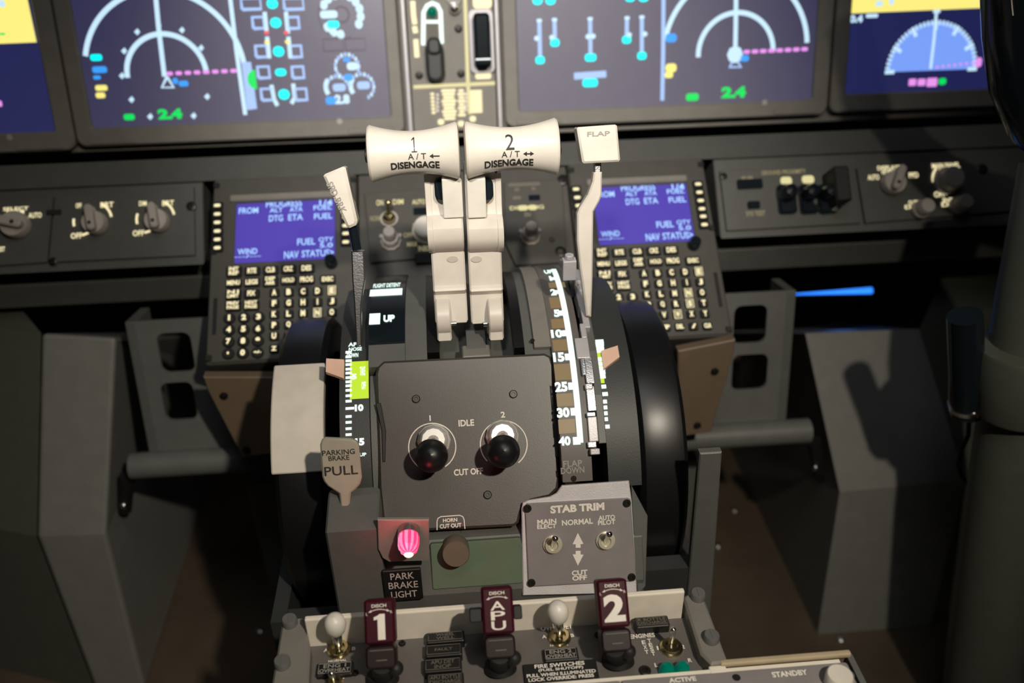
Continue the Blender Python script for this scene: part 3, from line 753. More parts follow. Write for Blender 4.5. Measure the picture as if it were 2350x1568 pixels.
# flap scale
RF = .1635
x0 = AR(1277, 900, RF)[0]; x1 = AR(1345, 900, RF)[0]; ab = AR(1315, 1106, RF)[1]
m = MB(); m.arc(x0, x1, .135, RF, ab, 140, 44); part('flap_scale', m, 'scale_plate', Q, smooth=True)
zr = lambda X, Y: (1150+X/2.613, 580+Y/2.613)
m = MB()
for s, X, Y, w, h in (('UP', 283, 118, 50, 22), ('1', 296, 157, 14, 28), ('2', 313, 240, 34, 38), ('5', 334, 366, 36, 44), ('10', 333, 488, 68, 50), ('15', 345, 629, 68, 56), ('25', 360, 806, 76, 60), ('30', 372, 960, 76, 60), ('40', 380, 1130, 72, 56)):
    art(m, RF, s, *zr(X, Y), w/2.613, h/2.613, .05)
xl = AR(1322, 900, RF)[0]
f = wrap(RF); a_top = AR(*zr(330, 100), RF)[1]; a_bot = AR(*zr(455, 1142), RF)[1]; wl = .0022
for i in range(24):
    p, q = a_bot+(a_top-a_bot)*i/24, a_bot+(a_top-a_bot)*(i+1)/24
    m.quad(xl-wl, xl+wl, p, q, .0004, f)
for X, Y in ((328, 157), (345, 238), (365, 364), (380, 485), (395, 627), (412, 802), (428, 955), (432, 1130)):
    a = AR(*zr(X, Y), RF)[1]; m.quad(xl-.0055, xl, a-1.0, a+1.0, .0004, f)
part('lettering', m, 'lit_white', Q)
m = MB()
for Y0, Y1 in ((180, 212), (268, 335), (398, 455), (522, 590), (668, 765), (845, 922), (1000, 1085)):
    X = 300+Y0*.072; arq(m, RF, *zr(X+22, (Y0+Y1)/2), 38, (Y1-Y0)/2.613, 0, .0003)
part('scale_window', m, 'window_tan', Q)
m = MB(); art(m, RF, 'FLAP', *zr(428, 1265), 44, 15, .03); art(m, RF, 'DOWN', *zr(428, 1305), 54, 15, .03); part('lettering', m, 'print_grey', Q)
m = MB(); xa, aa = AR(*zr(435, 1355), RF); m.disc((xa, aa), .0022, .8, .0004, 12, f); part('screw', m, 'screw', Q)
# trim scales on both flanks
zq = lambda X, Y: (600+X/2.4125, 600+Y/2.4125)
RT = .150
for sx in (-1, 1):
    xa, xb = (-.1075, -.0850) if sx < 0 else (.0930, .1185)
    m = MB(); m.arc(xa, xb, .12, RT, 24, 140, 40); part('trim_scale', m, 'body_dark', Q, smooth=True)
    m = MB(); g = MB(); n = MB()
    if sx < 0:
        for Y in (505, 530, 552, 573, 598, 620, 645, 668, 690, 715, 745, 775, 815, 860, 892, 927, 960, 1000, 1040): arq(m, RT, *zq(483 if Y != 815 else 490, Y), 14 if Y != 815 else 20, 6)
        art(m, RT, '5', *zq(513, 640), 12, 13, .06); art(m, RT, '10', *zq(541, 812), 20, 16, .06); art(m, RT, '15', *zq(545, 1000), 21, 17, .06)
        art(m, RT, 'APL', *zq(515, 462), 28, 9); art(m, RT, 'NOSE', *zq(520, 488), 30, 8); art(m, RT, 'DOWN', *zq(505, 522), 26, 10); art(m, RT, 'UP', *zq(562, 1070), 16, 8)
        ga = AR(*zq(530, 762), RT)[1]; gb = AR(*zq(530, 555), RT)[1]; gx = (AR(*zq(490, 660), RT)[0], -.0853)
        art(n, RT, 'TAKE', *zq(560, 610), 12, 20, .03, .0009); art(n, RT, 'OFF', *zq(567, 690), 10, 18, .03, .0009)
    else:
        for Y in (535, 550, 570, 590, 640, 668, 695, 720, 745, 805, 850, 895, 930, 965, 1000, 1045): arq(m, RT, *zr(590+(Y-535)*.055, Y), 19 if Y not in (850, 1045) else 25, 9)
        art(m, RT, '15', *zr(602, 1112), 12, 12, .05); art(m, RT, '0', *zr(533, 482), 9, 11, .06)
        ga = AR(*zr(590, 785), RT)[1]; gb = AR(*zr(570, 603), RT)[1]; gx = (AR(*zr(542, 700), RT)[0], AR(*zr(610, 700), RT)[0])
    for i in range(6):
        p, q = ga+(gb-ga)*i/6, ga+(gb-ga)*(i+1)/6
        for fn in (wrap(RT),): g.quad(gx[0], gx[1], p, q, .0002, fn)
    part('green_band', g, 'lit_lime', Q); part('scale_marks', m, 'lit_white', Q)
    if n.v: part('scale_marks', n, 'lit_white', Q)
    # pointer
    px_, py_ = ((770, 850) if sx < 0 else (1400, 822)); xp, ap = AR(px_, py_, RT)
    m = MB(); e = .0068
    if sx < 0: pl_ = [(xp-e, ap+3.3), (xp+e, ap+2.6), (xp+e, ap-3.6), (xp-e, ap-1.2)]
    else: pl_ = [(xp-e, ap+1.8), (xp+e, ap+3.3), (xp+e, ap-.6), (xp-e, ap-4.2)]
    f2 = wrap(RT); vs = [f2(x, a, .004) for x, a in pl_]+[f2(x, a, .0) for x, a in pl_]
    m.add(vs, [(0, 1, 2, 3), (7, 6, 5, 4), (0, 4, 5, 1), (1, 5, 6, 2), (2, 6, 7, 3), (3, 7, 4, 0)]); part('trim_pointer', m, 'salmon', Q)
# stepped metal detent plate beside the flap scale
m = MB(); RD = .1640
for (x, y, w, y0, y1, t) in ((1312, 622, 26, 590, 645, .004), (1331, 640, 16, 618, 665, .002), (1332, 680, 18, 655, 702, .001), (1343, 722, 16, 700, 752, .0015), (1339, 745, 13, 742, 775, .002), (1337, 790, 30, 775, 822, .003),
                            (1352, 846, 20, 818, 880, .002), (1340, 840, 9, 822, 860, .005), (1357, 914, 20, 886, 944, .002), (1352, 884, 17, 880, 893, .005), (1357, 952, 19, 946, 956, .005), (1361, 984, 21, 956, 1014, .002), (1359, 1021, 20, 1014, 1028, .004), (1366, 1036, 21, 1030, 1044, .006), (1352, 1000, 8, 560, 1020, -.003)):
    xc = AR(x, (y0+y1)/2, RD+t)[0]; hw = w/2*.68/FPX; aa, ab_ = AR(x, y1, RD+t)[1], AR(x, y0, RD+t)[1]
    if w == 8: xc = .0885; hw = .003
    m = MB(); m.arc(xc-hw, xc+hw, RD-.012, RD+t, min(aa, ab_), max(aa, ab_), 6)
    part('detent_plate' if w == 8 else 'detent_step', m, 'body_grey' if w == 8 else ('steel' if w in (20, 9, 17, 19) else 'alloy'), Q, bevel=.0006)
b0, b1 = PY(1290, 640, .60), PY(1322, 594, .60)
m = MB(); m.box(b0.x, b1.x, -.004, .004, 0, b1.z-b0.z); m.tube([((b0.x+b1.x)/2, 0, b1.z-b0.z), ((b0.x+b1.x)/2, 0, b1.z-b0.z+.004)], .0035, 10)
part('detent_bracket', m, 'alloy', Q, loc=V((0, .60-QC.y, b0.z-QC.z)), bevel=.0008)
part('centre_detent', MB().rbox(-.0125, .0095, -.005, .012, 0, .03, .001, .001, 2), 'panel_grey', Q, loc=V((0, -.060, .110)))
for x in (-.0215, .0185):
    m = MB(); m.tube([(x, -.061, .132), (x, -.067, .095)], .0030, 10); m.box(x-.008, x+.008, -.070, -.066, .100, .104); part('lever_link', m, 'alloy', Q, smooth=True)

# ------------------------------------------------------------------ pedestal base
AF = Pl((0, .485, .02), 65)
FU = Pl((0, .530, .068), 49.4)
yf = .462
zl_ = PY(800, 1220, yf).z; xl0 = PY(745, 1222, yf).x; xl1 = PY(868, 1216, yf).x
B = thing('pedestal', 'dark grey pedestal body that carries the throttle quadrant', 'pedestal', V((0, .55, FL)))
def off(pts): return [(y-.55, z-FL) for y, z in pts]
m = MB(); m.slab(off([(yf, FL), (yf, zl_), (.492, zl_+.006), (.500, zl_+.006), (.515, FL)]), xl0, xl1, .0015); part('left_box', m, 'body_grey', B)
m = MB(); m.slab(off([(.464, FL), (.464, -.026), (.4790, .0035), (.486, .0085), (.50, .0085), (.52, FL)]), xl1, .1155, .001); part('front_panel', m, 'body_grey', B)
m = MB()
xr = PY(1588, 1330, .50).x; zr_ = PY(1540, 1300, .50).z
m.box(.1155, xr, .497-.55, .512-.55, 0, zr_-FL); part('base_skirt', m, 'body_dark', B)
m = MB(); m.box(-xr, xl0, .497-.55, .512-.55, 0, zr_-FL-.03); part('base_skirt', m, 'body_dark', B)
m = MB()
m.box(xr, xr+.012, .497-.55, .70-.55, 0, -.08-FL); part('side_wall', m, 'body_dark', B)
m = MB(); m.box(-xr-.012, -xr, .497-.55, .70-.55, 0, -.08-FL); part('side_wall', m, 'body_dark', B)
q = [PY(*p, .515) for p in ((1590, 1003), (1640, 1000), (1616, 1368), (1560, 1368))]
m = MB(); m.prism([(p.x, p.z-FL) for p in reversed(q)], -.006, 0, .001, Matrix(((1, 0, 0, 0), (0, 0, -1, .495-.55), (0, 1, 0, 0), (0, 0, 0, 1)))); part('side_strut', m, 'body_grey', B)
m = MB(); m.box(-.112, .115, .525-.55, .74-.55, .0, -.19-FL); part('core', m, 'black', B)

# fuel cut-off plate
P = FU.at(1075, 1010); r = thing('fuel_control_plate', 'dark brown rounded plate marked IDLE and CUT OFF under the thrust levers', 'control plate', P)
pp = [(862, 858), (866, 842), (880, 829), (1250, 811), (1264, 818), (1270, 838), (1283, 1100), (1280, 1122), (1262, 1140), (1218, 1150), (1202, 1158), (1195, 1178), (1190, 1200), (1180, 1208), (905, 1222), (888, 1214), (878, 1196), (870, 1120)]
poly = [P.uv(*p) for p in pp][::-1]
m = MB(); m.prism(poly, -.006, 0, .0018); part('plate', m, 'fuel_plate', r, smooth=True)
m = MB()
for s, x, y, w, h, bd in (('I', 987, 960, 3, 13, .02), ('2', 1154, 952, 10, 14, .03), ('IDLE', 1070, 971, 36, 15, .03), ('CUT OFF', 1075, 1083, 67, 15, .03), ('HORN', 1033, 1194, 33, 9, .03), ('CUT OUT', 1034, 1207, 50, 10, .03)): m.text(s, *ctr(P, x, y, w, h), .0005, bd)
for x, y, a0, a1 in ((992, 1026, -60, 238), (1156, 1020, -55, 222)):
    u, v = P.uv(x, y); R = 53*.675/FPX
    m.line([(u+R*cos(radians(a0+(a1-a0)*i/40)), v+R*sin(radians(a0+(a1-a0)*i/40))) for i in range(41)], .0008, .0005)
m.line([P.uv(*p) for p in ((1003, 1217), (1003, 1197), (1005, 1190), (1012, 1186), (1055, 1183), (1062, 1186), (1065, 1193), (1067, 1214))], .0007, .0005)
part('lettering', m, 'print_white', r)
for p in ((955, 916), (1178, 905), (1119, 1136)): screw(r, P, *p, .0032, 'dark_screw')
for pts in ([(862, 925), (874, 925), (886, 990), (884, 1060), (878, 1060), (876, 990)], [(1262, 884), (1270, 900), (1283, 1000), (1283, 1050), (1275, 1048), (1268, 960)]):
    m = MB(); poly = [P.uv(*p, .001) for p in pts]
    if sum(poly[i-1][0]*poly[i][1]-poly[i][0]*poly[i-1][1] for i in range(len(poly))) < 0: poly.reverse()
    m.prism(poly, -.001, .0012, .0004); part('side_slot_shade', m, 'black', r)  # black strip laid on the plate for the shadow in its side gap
for s, x, y, bx, by, nm in ((1, 996, 1012, 990, 1046, 'number 1, left'), (2, 1152, 1002, 1155, 1036, 'number 2, right')):
    L = FU.at(x, y); k = thing('fuel_lever', 'black ball fuel cut off lever %s of the pair' % nm, 'fuel lever', L, 'fuel cut off levers')
    m = MB(); m.lathe([(.0125, 0), (.0125, .004), (.0108, .006), (.0108, .011), (.0085, .014), (1e-7, .014)], 12, (0, 0, 0)); part('collar', m, 'bright_collar', k, smooth=True)
    bu = L.uv(bx, by, .030); m = MB(); m.tube([(0, 0, .010), (bu[0]*.75, bu[1]*.75, .024)], .0052, 14); part('stem', m, 'chrome', k, smooth=True)
    m = MB(); m.sphere((bu[0], bu[1], .030), .0122, 26); part('ball', m, 'black_rubber', k, smooth=True)

# horn cut-out plate, park brake lamp, placard
P = AF.at(1090, 1288); r = thing('horn_plate', 'green plate with a round olive push button above the middle maroon handle', 'plate', P)
q = R4(P, (986, 1240), (1196, 1226), (990, 1349), (1197, 1338)); m = MB(); m.rbox(q[0]+.001, q[1]-.0005, q[2], q[3]-.003, -.004, .0008, .0015, .0005); part('plate', m, 'green_plate', r)
u, v = P.uv(1046, 1272, .014); m = MB(); m.lathe([(.0100, 0), (.0100, .0135), (.0094, .0145), (1e-7, .0145)], 30, (u, v, 0)); part('button', m, 'button_olive', r, smooth=True)
FV = Pl((0, yf-.0005, 0), 90)
P = FV.at(925, 1338); r = thing('placard', 'black placard reading PARK BRAKE LIGHT', 'placard', P)
q = R4(P, (877, 1309), (965, 1301), (885, 1376), (968, 1371)); m = MB(); m.rbox(q[0], q[1], q[2], q[3], 0, .0022, .0012, .0006); part('plate', m, 'black', r)
m = MB(); T(m, P, 'PARK', (897, 1327), (951, 1321), 15, .01, .0025); T(m, P, 'BRAKE', (893, 1347), (960, 1342), 15, .01, .0025); T(m, P, 'LIGHT', (899, 1369), (958, 1362), 15, .01, .0025); part('lettering', m, 'print_silver', r)
P = FV.at(930, 1250); r = thing('lamp_plate', 'small reddish plate behind the glowing red lamp', 'plate', P)
pp = [(866, 1190), (985, 1190), (985, 1284), (893, 1287), (878, 1278), (868, 1258)]; poly = [P.uv(*p) for p in pp]
if sum(poly[i-1][0]*poly[i][1]-poly[i][0]*poly[i-1][1] for i in range(len(poly))) < 0: poly.reverse()
m = MB(); m.prism(poly, -.001, .0016, .0006); part('plate', m, 'panel_grey', r)
L = FV.at(938, 1232, .008); r = thing('indicator_lamp', 'glowing red dome lamp above the park brake placard', 'lamp', L)
m = MB(); m.lathe([(.0078, -.007), (.0078, .001), (.0060, .001)], 20); part('lamp_base', m, 'steel', r, smooth=True)
m = MB(); m.lathe([(.0074, 0), (.0074, .008), (.0066, .012), (.0042, .015), (1e-7, .016)], 20, flute=.10); m.mi = 0; m.m = [(i//4) % 2 for i in range(len(m.f))]; part('lens', m, ['red_lamp', 'red_rib'], r)
m = MB(); m.sphere((0, -.0018, .0128), .0040, 14); part('lens_hot_spot', m, 'red_hot_spot', r, smooth=True)  # painted highlight: a glowing bead poking through the opaque lens
po = lamp('red_lamp_light', 'SPOT', L.P(0, .008, .019), FU.P(*FU.uv(940, 1170)), .05, (1, .05, .09), .006, 150, .6)

# stabiliser trim panel on its bright metal frame
P = AF.at(1325, 1240); r = thing('stabiliser_trim_unit', 'grey switch panel marked STAB TRIM on a bright metal frame', 'panel', P)
pp = [(1197, 1170), (1200, 1156), (1212, 1150), (1262, 1142), (1277, 1134), (1290, 1116), (1444, 1105), (1450, 1150), (1462, 1362), (1200, 1368)]
poly = [P.uv(*p) for p in pp]
if sum(poly[i-1][0]*poly[i][1]-poly[i][0]*poly[i-1][1] for i in range(len(poly))) < 0: poly.reverse()
m = MB(); m.prism(poly, -.003, .0, .0008); part('frame', m, 'brushed', r)
pp = [(1204, 1160), (1209, 1155), (1440, 1142), (1446, 1145), (1459, 1326), (1455, 1332), (1218, 1345), (1212, 1341)]
poly = [P.uv(*p) for p in pp]
if sum(poly[i-1][0]*poly[i][1]-poly[i][0]*poly[i-1][1] for i in range(len(poly))) < 0: poly.reverse()
m = MB(); m.prism(poly, 0, .002, .0006); part('face_plate', m, 'stab_plate', r)
pp = [(1448, 1112), (1486, 1184), (1481, 1345), (1463, 1366), (1452, 1200)]; poly = [P.uv(*p, -.003) for p in pp]
if sum(poly[i-1][0]*poly[i][1]-poly[i][0]*poly[i-1][1] for i in range(len(poly))) < 0: poly.reverse()
m = MB(); m.prism(poly, -.005, -.002, .0006); part('side_flange', m, 'body_grey', r)
m = MB()
for s, x, y, w, h, bd in (('STAB TRIM', 1324, 1164, 124, 18, .05), ('MAIN', 1254, 1195, 44, 11, .03), ('ELECT', 1254, 1206, 44, 10, .03), ('NORMAL', 1324, 1196, 71, 13, .03), ('AUTO', 1391, 1186, 38, 11, .03), ('PILOT', 1391, 1197, 40, 11, .03), ('CUT', 1329, 1312, 36, 12, .04), ('OFF', 1329, 1324, 34, 11, .04)):
    m.text(s, *ctr(P, x, y, w, h), .0024, bd)
for sg, y0 in ((1, 1221), (-1, 1296)):
    m.poly([P.uv(*p) for p in ((1325, y0), (1338, y0+sg*25), (1331, y0+sg*26), (1331.5, y0+sg*34), (1320, y0+sg*34), (1320, y0+sg*26), (1313, y0+sg*26))], .0024)
part('lettering', m, 'print_white', r)
for p in ((1210, 1165), (1437, 1153), (1219, 1335), (1448, 1322)): screw(r, P, *p, .0030, h=.002)
def toggle(r, P, px, py, tx, ty, ball=None, h0=.002, R=.0072, ln=.016, tw=.0022, m1='collar_cream'):
    u, v = P.uv(px, py, h0); m = MB()
    m.lathe([(R, 0), (R, .0016), (R*.82, .0020), (R*.80, .0040), (R*.55, .0040), (R*.50, .0020), (1e-7, .0020)], 24, (u, v, h0))
    o = part('toggle_collar', m, m1, r, smooth=True)
    a, b2 = P.uv(tx, ty, h0+ln); m = MB()
    m.tube([(u, v, h0+.002), (u+(a-u)*.4, v+(b2-v)*.4, h0+ln*.4), (a, b2, h0+ln)], [tw*.75, tw*.9, tw*1.1], 12); m.sphere((a, b2, h0+ln), tw*1.12, 12)
    part('toggle', m, 'chrome', r, smooth=True)
    if ball:
        m = MB(); m.lathe([(1e-7, 0), (ball*.55, .0), (ball*.9, ball*.7), (ball, ball*1.3), (ball*.86, ball*2.1), (ball*.5, ball*2.5), (1e-7, ball*2.6)], 22)
        k = part('toggle_cap', m, 'white_plastic', r, smooth=True)
        d = V((a-u, b2-v, ln)).normalized(); k.rotation_euler = d.to_track_quat('Z', 'Y').to_euler(); k.location = V((a, b2, h0+ln))-d*.002
toggle(r, P, 1268, 1249, 1274, 1236); toggle(r, P, 1389, 1240, 1398, 1226)

# ------------------------------------------------------------------ trim wheels
XM = Matrix(((0, 0, 1, 0), (0, 1, 0, 0), (-1, 0, 0, 0), (0, 0, 0, 1)))   # lathe axis onto x
WC = V((0, .643, -.03)); RW = .127; XW = .143; HW = .0195
def wheel(sx, label):
    r = thing('trim_wheel', label, 'wheel', V((sx*XW, WC.y, WC.z)), 'trim wheels')
    pr = [(.095, -HW+.002), (.108, -HW), (RW-.006, -HW), (RW-.001, -HW+.004), (RW, -HW*.5), (RW, HW*.5), (RW-.001, HW-.004), (RW-.006, HW), (.108, HW), (.095, HW-.002), (.095, -HW+.002)]
    m = MB(); m.lathe(pr, 96, (0, 0, 0), XM); part('rim', m, 'black_rubber', r, smooth=True)
    m = MB(); m.lathe([(.0951, -.006), (.0951, .006), (1e-7, .006)], 64, (0, 0, 0), XM); m.lathe([(1e-7, -.006), (.0951, -.006)], 64, (0, 0, 0), XM); part('web', m, 'black', r, smooth=True)
    m = MB(); m.lathe([(.020, -.018), (.020, .018), (1e-7, .018)], 24, (0, 0, 0), XM); part('hub', m, 'black_gloss', r, smooth=True)
    return r
w1 = wheel(-1, 'left black trim wheel with a white block on its rim')
a1 = AR(665, 836, RW+.002)[1]; a0 = AR(668, 1088, RW+.002)[1]
m = MB(); m.arc(-HW-.0012, HW+.0006, .119, RW+.0022, a0, a1, 24); part('white_marker', m, 'ivory', w1, 'white marker block', smooth=True, bevel=.0015)
w2 = wheel(1, 'right black trim wheel with a plain glossy rim')

# ------------------------------------------------------------------ thrust levers
GY = .605
def lever(i, e0, e1, arm, wd, d, ds, toga, label):
    c = PY((e0[0]+e1[0])/2, (e0[1]+e1[1])/2, GY); xA, xB = PY(*e0, GY).x, PY(*e1, GY).x
    zA = (PY(*e0, GY).z+PY(*e1, GY).z)/2
    x0, x1 = PY(arm[0], 600, .60).x, PY(arm[1], 600, .60).x
    o = V(((x0+x1)/2, .60, .10)); r = thing('thrust_lever', label, 'thrust lever', o, 'thrust levers')
    L = xB-xA; big = .0200; mid = .0148
    def rad(t): # t 0..1 along the grip
        return mid+(big-mid)*abs(2*t-1)**1.9
    n = 24; pr = [(1e-7, 0), (rad(0)*.80, 0), (rad(0)*.96, .0008)]+[(rad(t), .0022+(L-.0044)*t) for t in [k/n for k in range(n+1)]]+[(rad(1)*.96, L-.0008), (rad(1)*.80, L), (1e-7, L)]
    M = Matrix.Translation((xA-o.x, GY-o.y, zA-o.z)) @ XM.inverted() @ Matrix.Identity(4)
    Mx = Matrix(((0, 0, 1, xA-o.x), (1, 0, 0, GY-o.y), (0, 1, 0, zA-o.z), (0, 0, 0, 1)))
    m = MB(); m.lathe(pr, 48, (0, 0, 0), Mx); part('grip', m, 'ivory', r, smooth=True)
    def cyl(px, py): # pixel -> (x, angle) on the grip
        dd = ray(px, py); oy, oz = CAM.y-GY, CAM.z-zA; A = dd.y**2+dd.z**2; Bq = 2*(oy*dd.y+oz*dd.z); Cq = oy**2+oz**2-.0155**2
        t = (-Bq-sqrt(max(0, Bq*Bq-4*A*Cq)))/(2*A); p = CAM+dd*t; return p.x, atan2(p.z-zA, -(p.y-GY))
    def fn(x, a, h):
        R = rad((x-xA)/L)+.0005; return (x-o.x, GY-o.y-R*cos(a), zA-o.z+R*sin(a))
    m = MB()
    def gt(s, px, py, w, h, bd):
        xa, aa = cyl(px-w/2, py); xb, ab = cyl(px+w/2, py); at = cyl(px, py-h/2)[1]; an = cyl(px, py+h/2)[1]; xc = cyl(px, py)[0]; hw = (xb-xa)/2
        m.text(s, xc-hw, xc+hw, an, at, 0, bd, fn)
    if i == 1:                                      # a serifed 1, drawn stroke by stroke down the curve
        xc, ac = cyl(d[0]+1, d[1]); at = cyl(d[0], d[1]-d[3]/2)[1]; an = cyl(d[0], d[1]+d[3]/2)[1]; w1_ = .00035
        for k in range(8): m.quad(xc-w1_, xc+w1_, an+(at-an)*k/8, an+(at-an)*(k+1)/8, 0, fn)
        m.quad(xc-.0019, xc+.0019, an, an+.045, 0, fn); m.poly([(xc-w1_, at), (xc-.0017, at-.13), (xc-.0017, at-.19), (xc-w1_, at-.09)], 0, fn)
    else: gt(str(i), *d, .0)
    ax, ay = ds; gt('A / T', ax-12, ay, 42, 14, .005)
    xa, aa = cyl(ax+18, ay-1); xb, ab = cyl(ax+40, ay-2); m.quad(xa, xb, aa-.025, aa+.025, 0, fn); m.poly([(xa-.0004, aa), (xa+.0022, aa+.10), (xa+.0022, aa-.10)], 0, fn)
    if i == 2: m.poly([(xb+.0004, aa), (xb-.0022, aa-.10), (xb-.0022, aa+.10)], 0, fn)
    gt('DISENGAGE', ax-16, ay+19, 112, 15, .035); part('lettering', m, 'ink', r)
    sg = -1 if i == 1 else 1; xe = xA if i == 1 else xB
    m = MB(); m.lathe([(.0050, 0), (.0050, .0020), (.0035, .0024), (1e-7, .0024)], 16, (0, 0, 0), Matrix(((0, 0, sg, xe-o.x), (1, 0, 0, GY-o.y), (0, 1, 0, zA-o.z-.001), (0, 0, 0, 1)))); part('end_button', m, 'black', r, smooth=True)
    # arm: front line as (pixel row, depth y)
    cx = (arm[0]+arm[1])/2
    fr = [(398, .613), (470, .611), (492, .608), (505, .600), (525, .594), (548, .592), (566, .5945), (574, .600), (578, .604), (655, .599), (662, .596), (668, .595), (676, .599), (742, .592)]
    pts = []
    for py, y in fr: p = PY(cx, py, y); pts.append((y-o.y, p.z-o.z))
    bk = [(y+.028-(.004 if k > 8 else 0), z) for k, (y, z) in enumerate(pts)][::-1]
    m = MB(); m.slab(pts+bk, x0-o.x, x1-o.x, .0012); part('arm', m, 'lever_white', r, smooth=True)
    # thin outer skin plate a shade proud of the arm
    xo0, xo1 = (x0-.0015, x0+.0030) if i == 1 else (x1-.0030, x1+.0015)
    m = MB(); m.slab([(y-.0008, z) for y, z in pts[:9]]+bk[len(bk)-9:], xo0-o.x, xo1-o.x, .0004); part('side_plate', m, 'lever_white', r, smooth=True)
    # hooked foot on the outer half
    hw = (x1-x0)*.44; f0, f1 = (x0+.001, x0+.001+hw) if i == 1 else (x1-.001-hw, x1-.001)
    ft = [(690, .594), (712, .586), (735, .582), (757, .582), (764, .585), (782, .583)]
    fp = [(y-o.y, PY(cx, py, y).z-o.z) for py, y in ft]; m = MB(); m.slab(fp+[(y+.016, z) for y, z in fp][::-1], f0-o.x, f1-o.x, .0010); part('foot', m, 'lever_white', r, smooth=True)
    xi = f1 if i == 1 else f0; p = PY(cx, 750, .585)
    m = MB(); m.tube([(xi-o.x-.001, p.y-o.y+.004, p.z-o.z), (xi-o.x+.004*(-sg), p.y-o.y+.004, p.z-o.z)], .0022, 10); part('pin', m, 'chrome', r, smooth=True)
    # reverse lever plate and its black roller
    q = PY(toga[0], 408, .603), PY(toga[1], 500, .600)
    m = MB(); m.box(q[0].x-o.x, q[1].x-o.x, .600-o.y, .606-o.y, q[1].z-o.z, q[0].z-o.z); part('reverse_lever', m, 'white_plastic', r, bevel=.001)
    px_ = toga[0]+2 if i == 1 else toga[1]-2; p = PY(px_, 440, .607)
    m = MB(); m.rbox(-.0055, .0055, -.0085, .0085, 0, .005, .005, .001, 5, Matrix(((1, 0, 0, p.x-o.x), (0, .3, -1, .6125-o.y), (0, 1, .3, p.z-o.z), (0, 0, 0, 1)))); part('switch_roller', m, 'black_gloss', r, smooth=True)
    p = PY((toga[0]+toga[1])/2, 597, .6005); m = MB(); m.disc((0, 0), .0042, .0026, 0, 16); m.v = [(x+p.x-o.x, .6018-o.y, y+p.z-o.z) for x, y, z in m.v]; part('maker_mark', m, 'lever_mark', r)
    return r
lever(1, (845, 353), (1054, 346), (990, 1067), 0, (949, 332, 13, 35), (969, 359), (1013, 1064), 'left thrust lever with ivory grip numbered 1')
lever(2, (1066, 345), (1280, 336), (1075, 1152), 0, (1170, 326, 20, 36), (1184, 354), (1070, 1117), 'right thrust lever with ivory grip numbered 2')

# ------------------------------------------------------------------ speed brake, flap and parking brake levers
def ppoly(P, pts, h=0):
    poly = [P.uv(*p, h) for p in pts]
    if sum(poly[i-1][0]*poly[i][1]-poly[i][0]*poly[i-1][1] for i in range(len(poly))) < 0: poly.reverse()
    return poly
P = Pl((0, .612, .20), 72).at(785, 455); r = thing('speed_brake_lever', 'white tilted lever handle on the left beside the left keypad screen', 'lever', P)
m = MB(); m.prism(ppoly(P, [(743, 404), (747, 399), (788, 382), (794, 385), (821, 505), (818, 516), (803, 523), (796, 519)]), -.012, .004, .002); part('handle', m, 'ivory', r, smooth=True)
m = MB(); a = P.uv(757, 418); b2 = P.uv(791, 487); an = atan2(b2[1]-a[1], b2[0]-a[0]); ln_ = sqrt((b2[0]-a[0])**2+(b2[1]-a[1])**2)
m.text('SPD BRK', 0, ln_, -.0026, .0026, .0044, .02, None, 0, Matrix.Translation((a[0], a[1], 0)) @ Matrix.Rotation(an, 4, 'Z')); part('lettering', m, 'print_grey', r)
p0, p1, p2 = P.uv(806, 520), P.uv(817, 575), P.uv(822, 800)
m = MB(); m.tube([(p0[0], p0[1]+.006, -.004), (p1[0], p1[1], -.006)], .0036, 10); part('shank', m, 'black_gloss', r, smooth=True)
m = MB(); m.prism(ppoly(P, [(806, 576), (835, 576), (838, 640), (829, 700), (830, 790), (818, 800), (812, 690), (808, 640)], -.005), -.011, -.005, .001); part('arm', m, 'steel', r)
P = Pl((0, .612, .20), 72).at(1370, 335); r = thing('flap_lever', 'white square flap lever handle marked FLAP with a cranked arm', 'lever', P)
m = MB(); m.prism(ppoly(P, [(1323, 296), (1326, 292), (1411, 286), (1415, 289), (1422, 366), (1419, 371), (1339, 375), (1335, 371)]), -.014, .003, .0015); part('handle', m, 'ivory', r, smooth=True)
m = MB(); m.text('FLAP', *ctr(P, 1372, 307, 52, 11), .0034, .02); part('lettering', m, 'print_grey', r)
m = MB(); m.prism(ppoly(P, [(1364, 368), (1380, 367), (1380, 400), (1363, 400)], -.006), -.012, -.006, .001); part('stem', m, 'steel', r)
m = MB(); m.prism(ppoly(P, [(1363, 396), (1382, 395), (1381, 448), (1376, 462), (1362, 487), (1361, 560), (1360, 640), (1357, 728), (1346, 726), (1342, 690), (1330, 600), (1325, 556), (1325, 492), (1330, 478), (1349, 448), (1360, 418)], -.003), -.012, -.003, .0012); part('arm', m, 'lever_white', r)
P = Pl((0, .482, .045), 68).at(785, 1075); r = thing('parking_brake_lever', 'grey paddle lever marked PARKING BRAKE PULL beside the left trim wheel', 'lever', P)
m = MB(); m.prism(ppoly(P, [(734, 1022), (737, 1012), (746, 1006), (806, 1009), (818, 1014), (823, 1024), (830, 1098), (826, 1112), (816, 1124), (805, 1132), (800, 1176), (783, 1177), (778, 1134), (752, 1117), (743, 1106), (739, 1095)]), -.004, .0, .0012); part('paddle', m, 'grey_paddle', r, smooth=True)
m = MB(); m.text('PARKING', *ctr(P, 777, 1038, 75, 12), .0004, .01); m.text('BRAKE', *ctr(P, 778, 1051, 48, 11), .0004, .01); m.text('PULL', *ctr(P, 783, 1080, 77, 21), .0004, .01); part('lettering', m, 'ink', r)
m = MB(); m.rbox(*ctr(P, 797, 1190, 22, 26), -.016, -.004, .001, .0006); part('lever_base', m, 'body_dark', r)

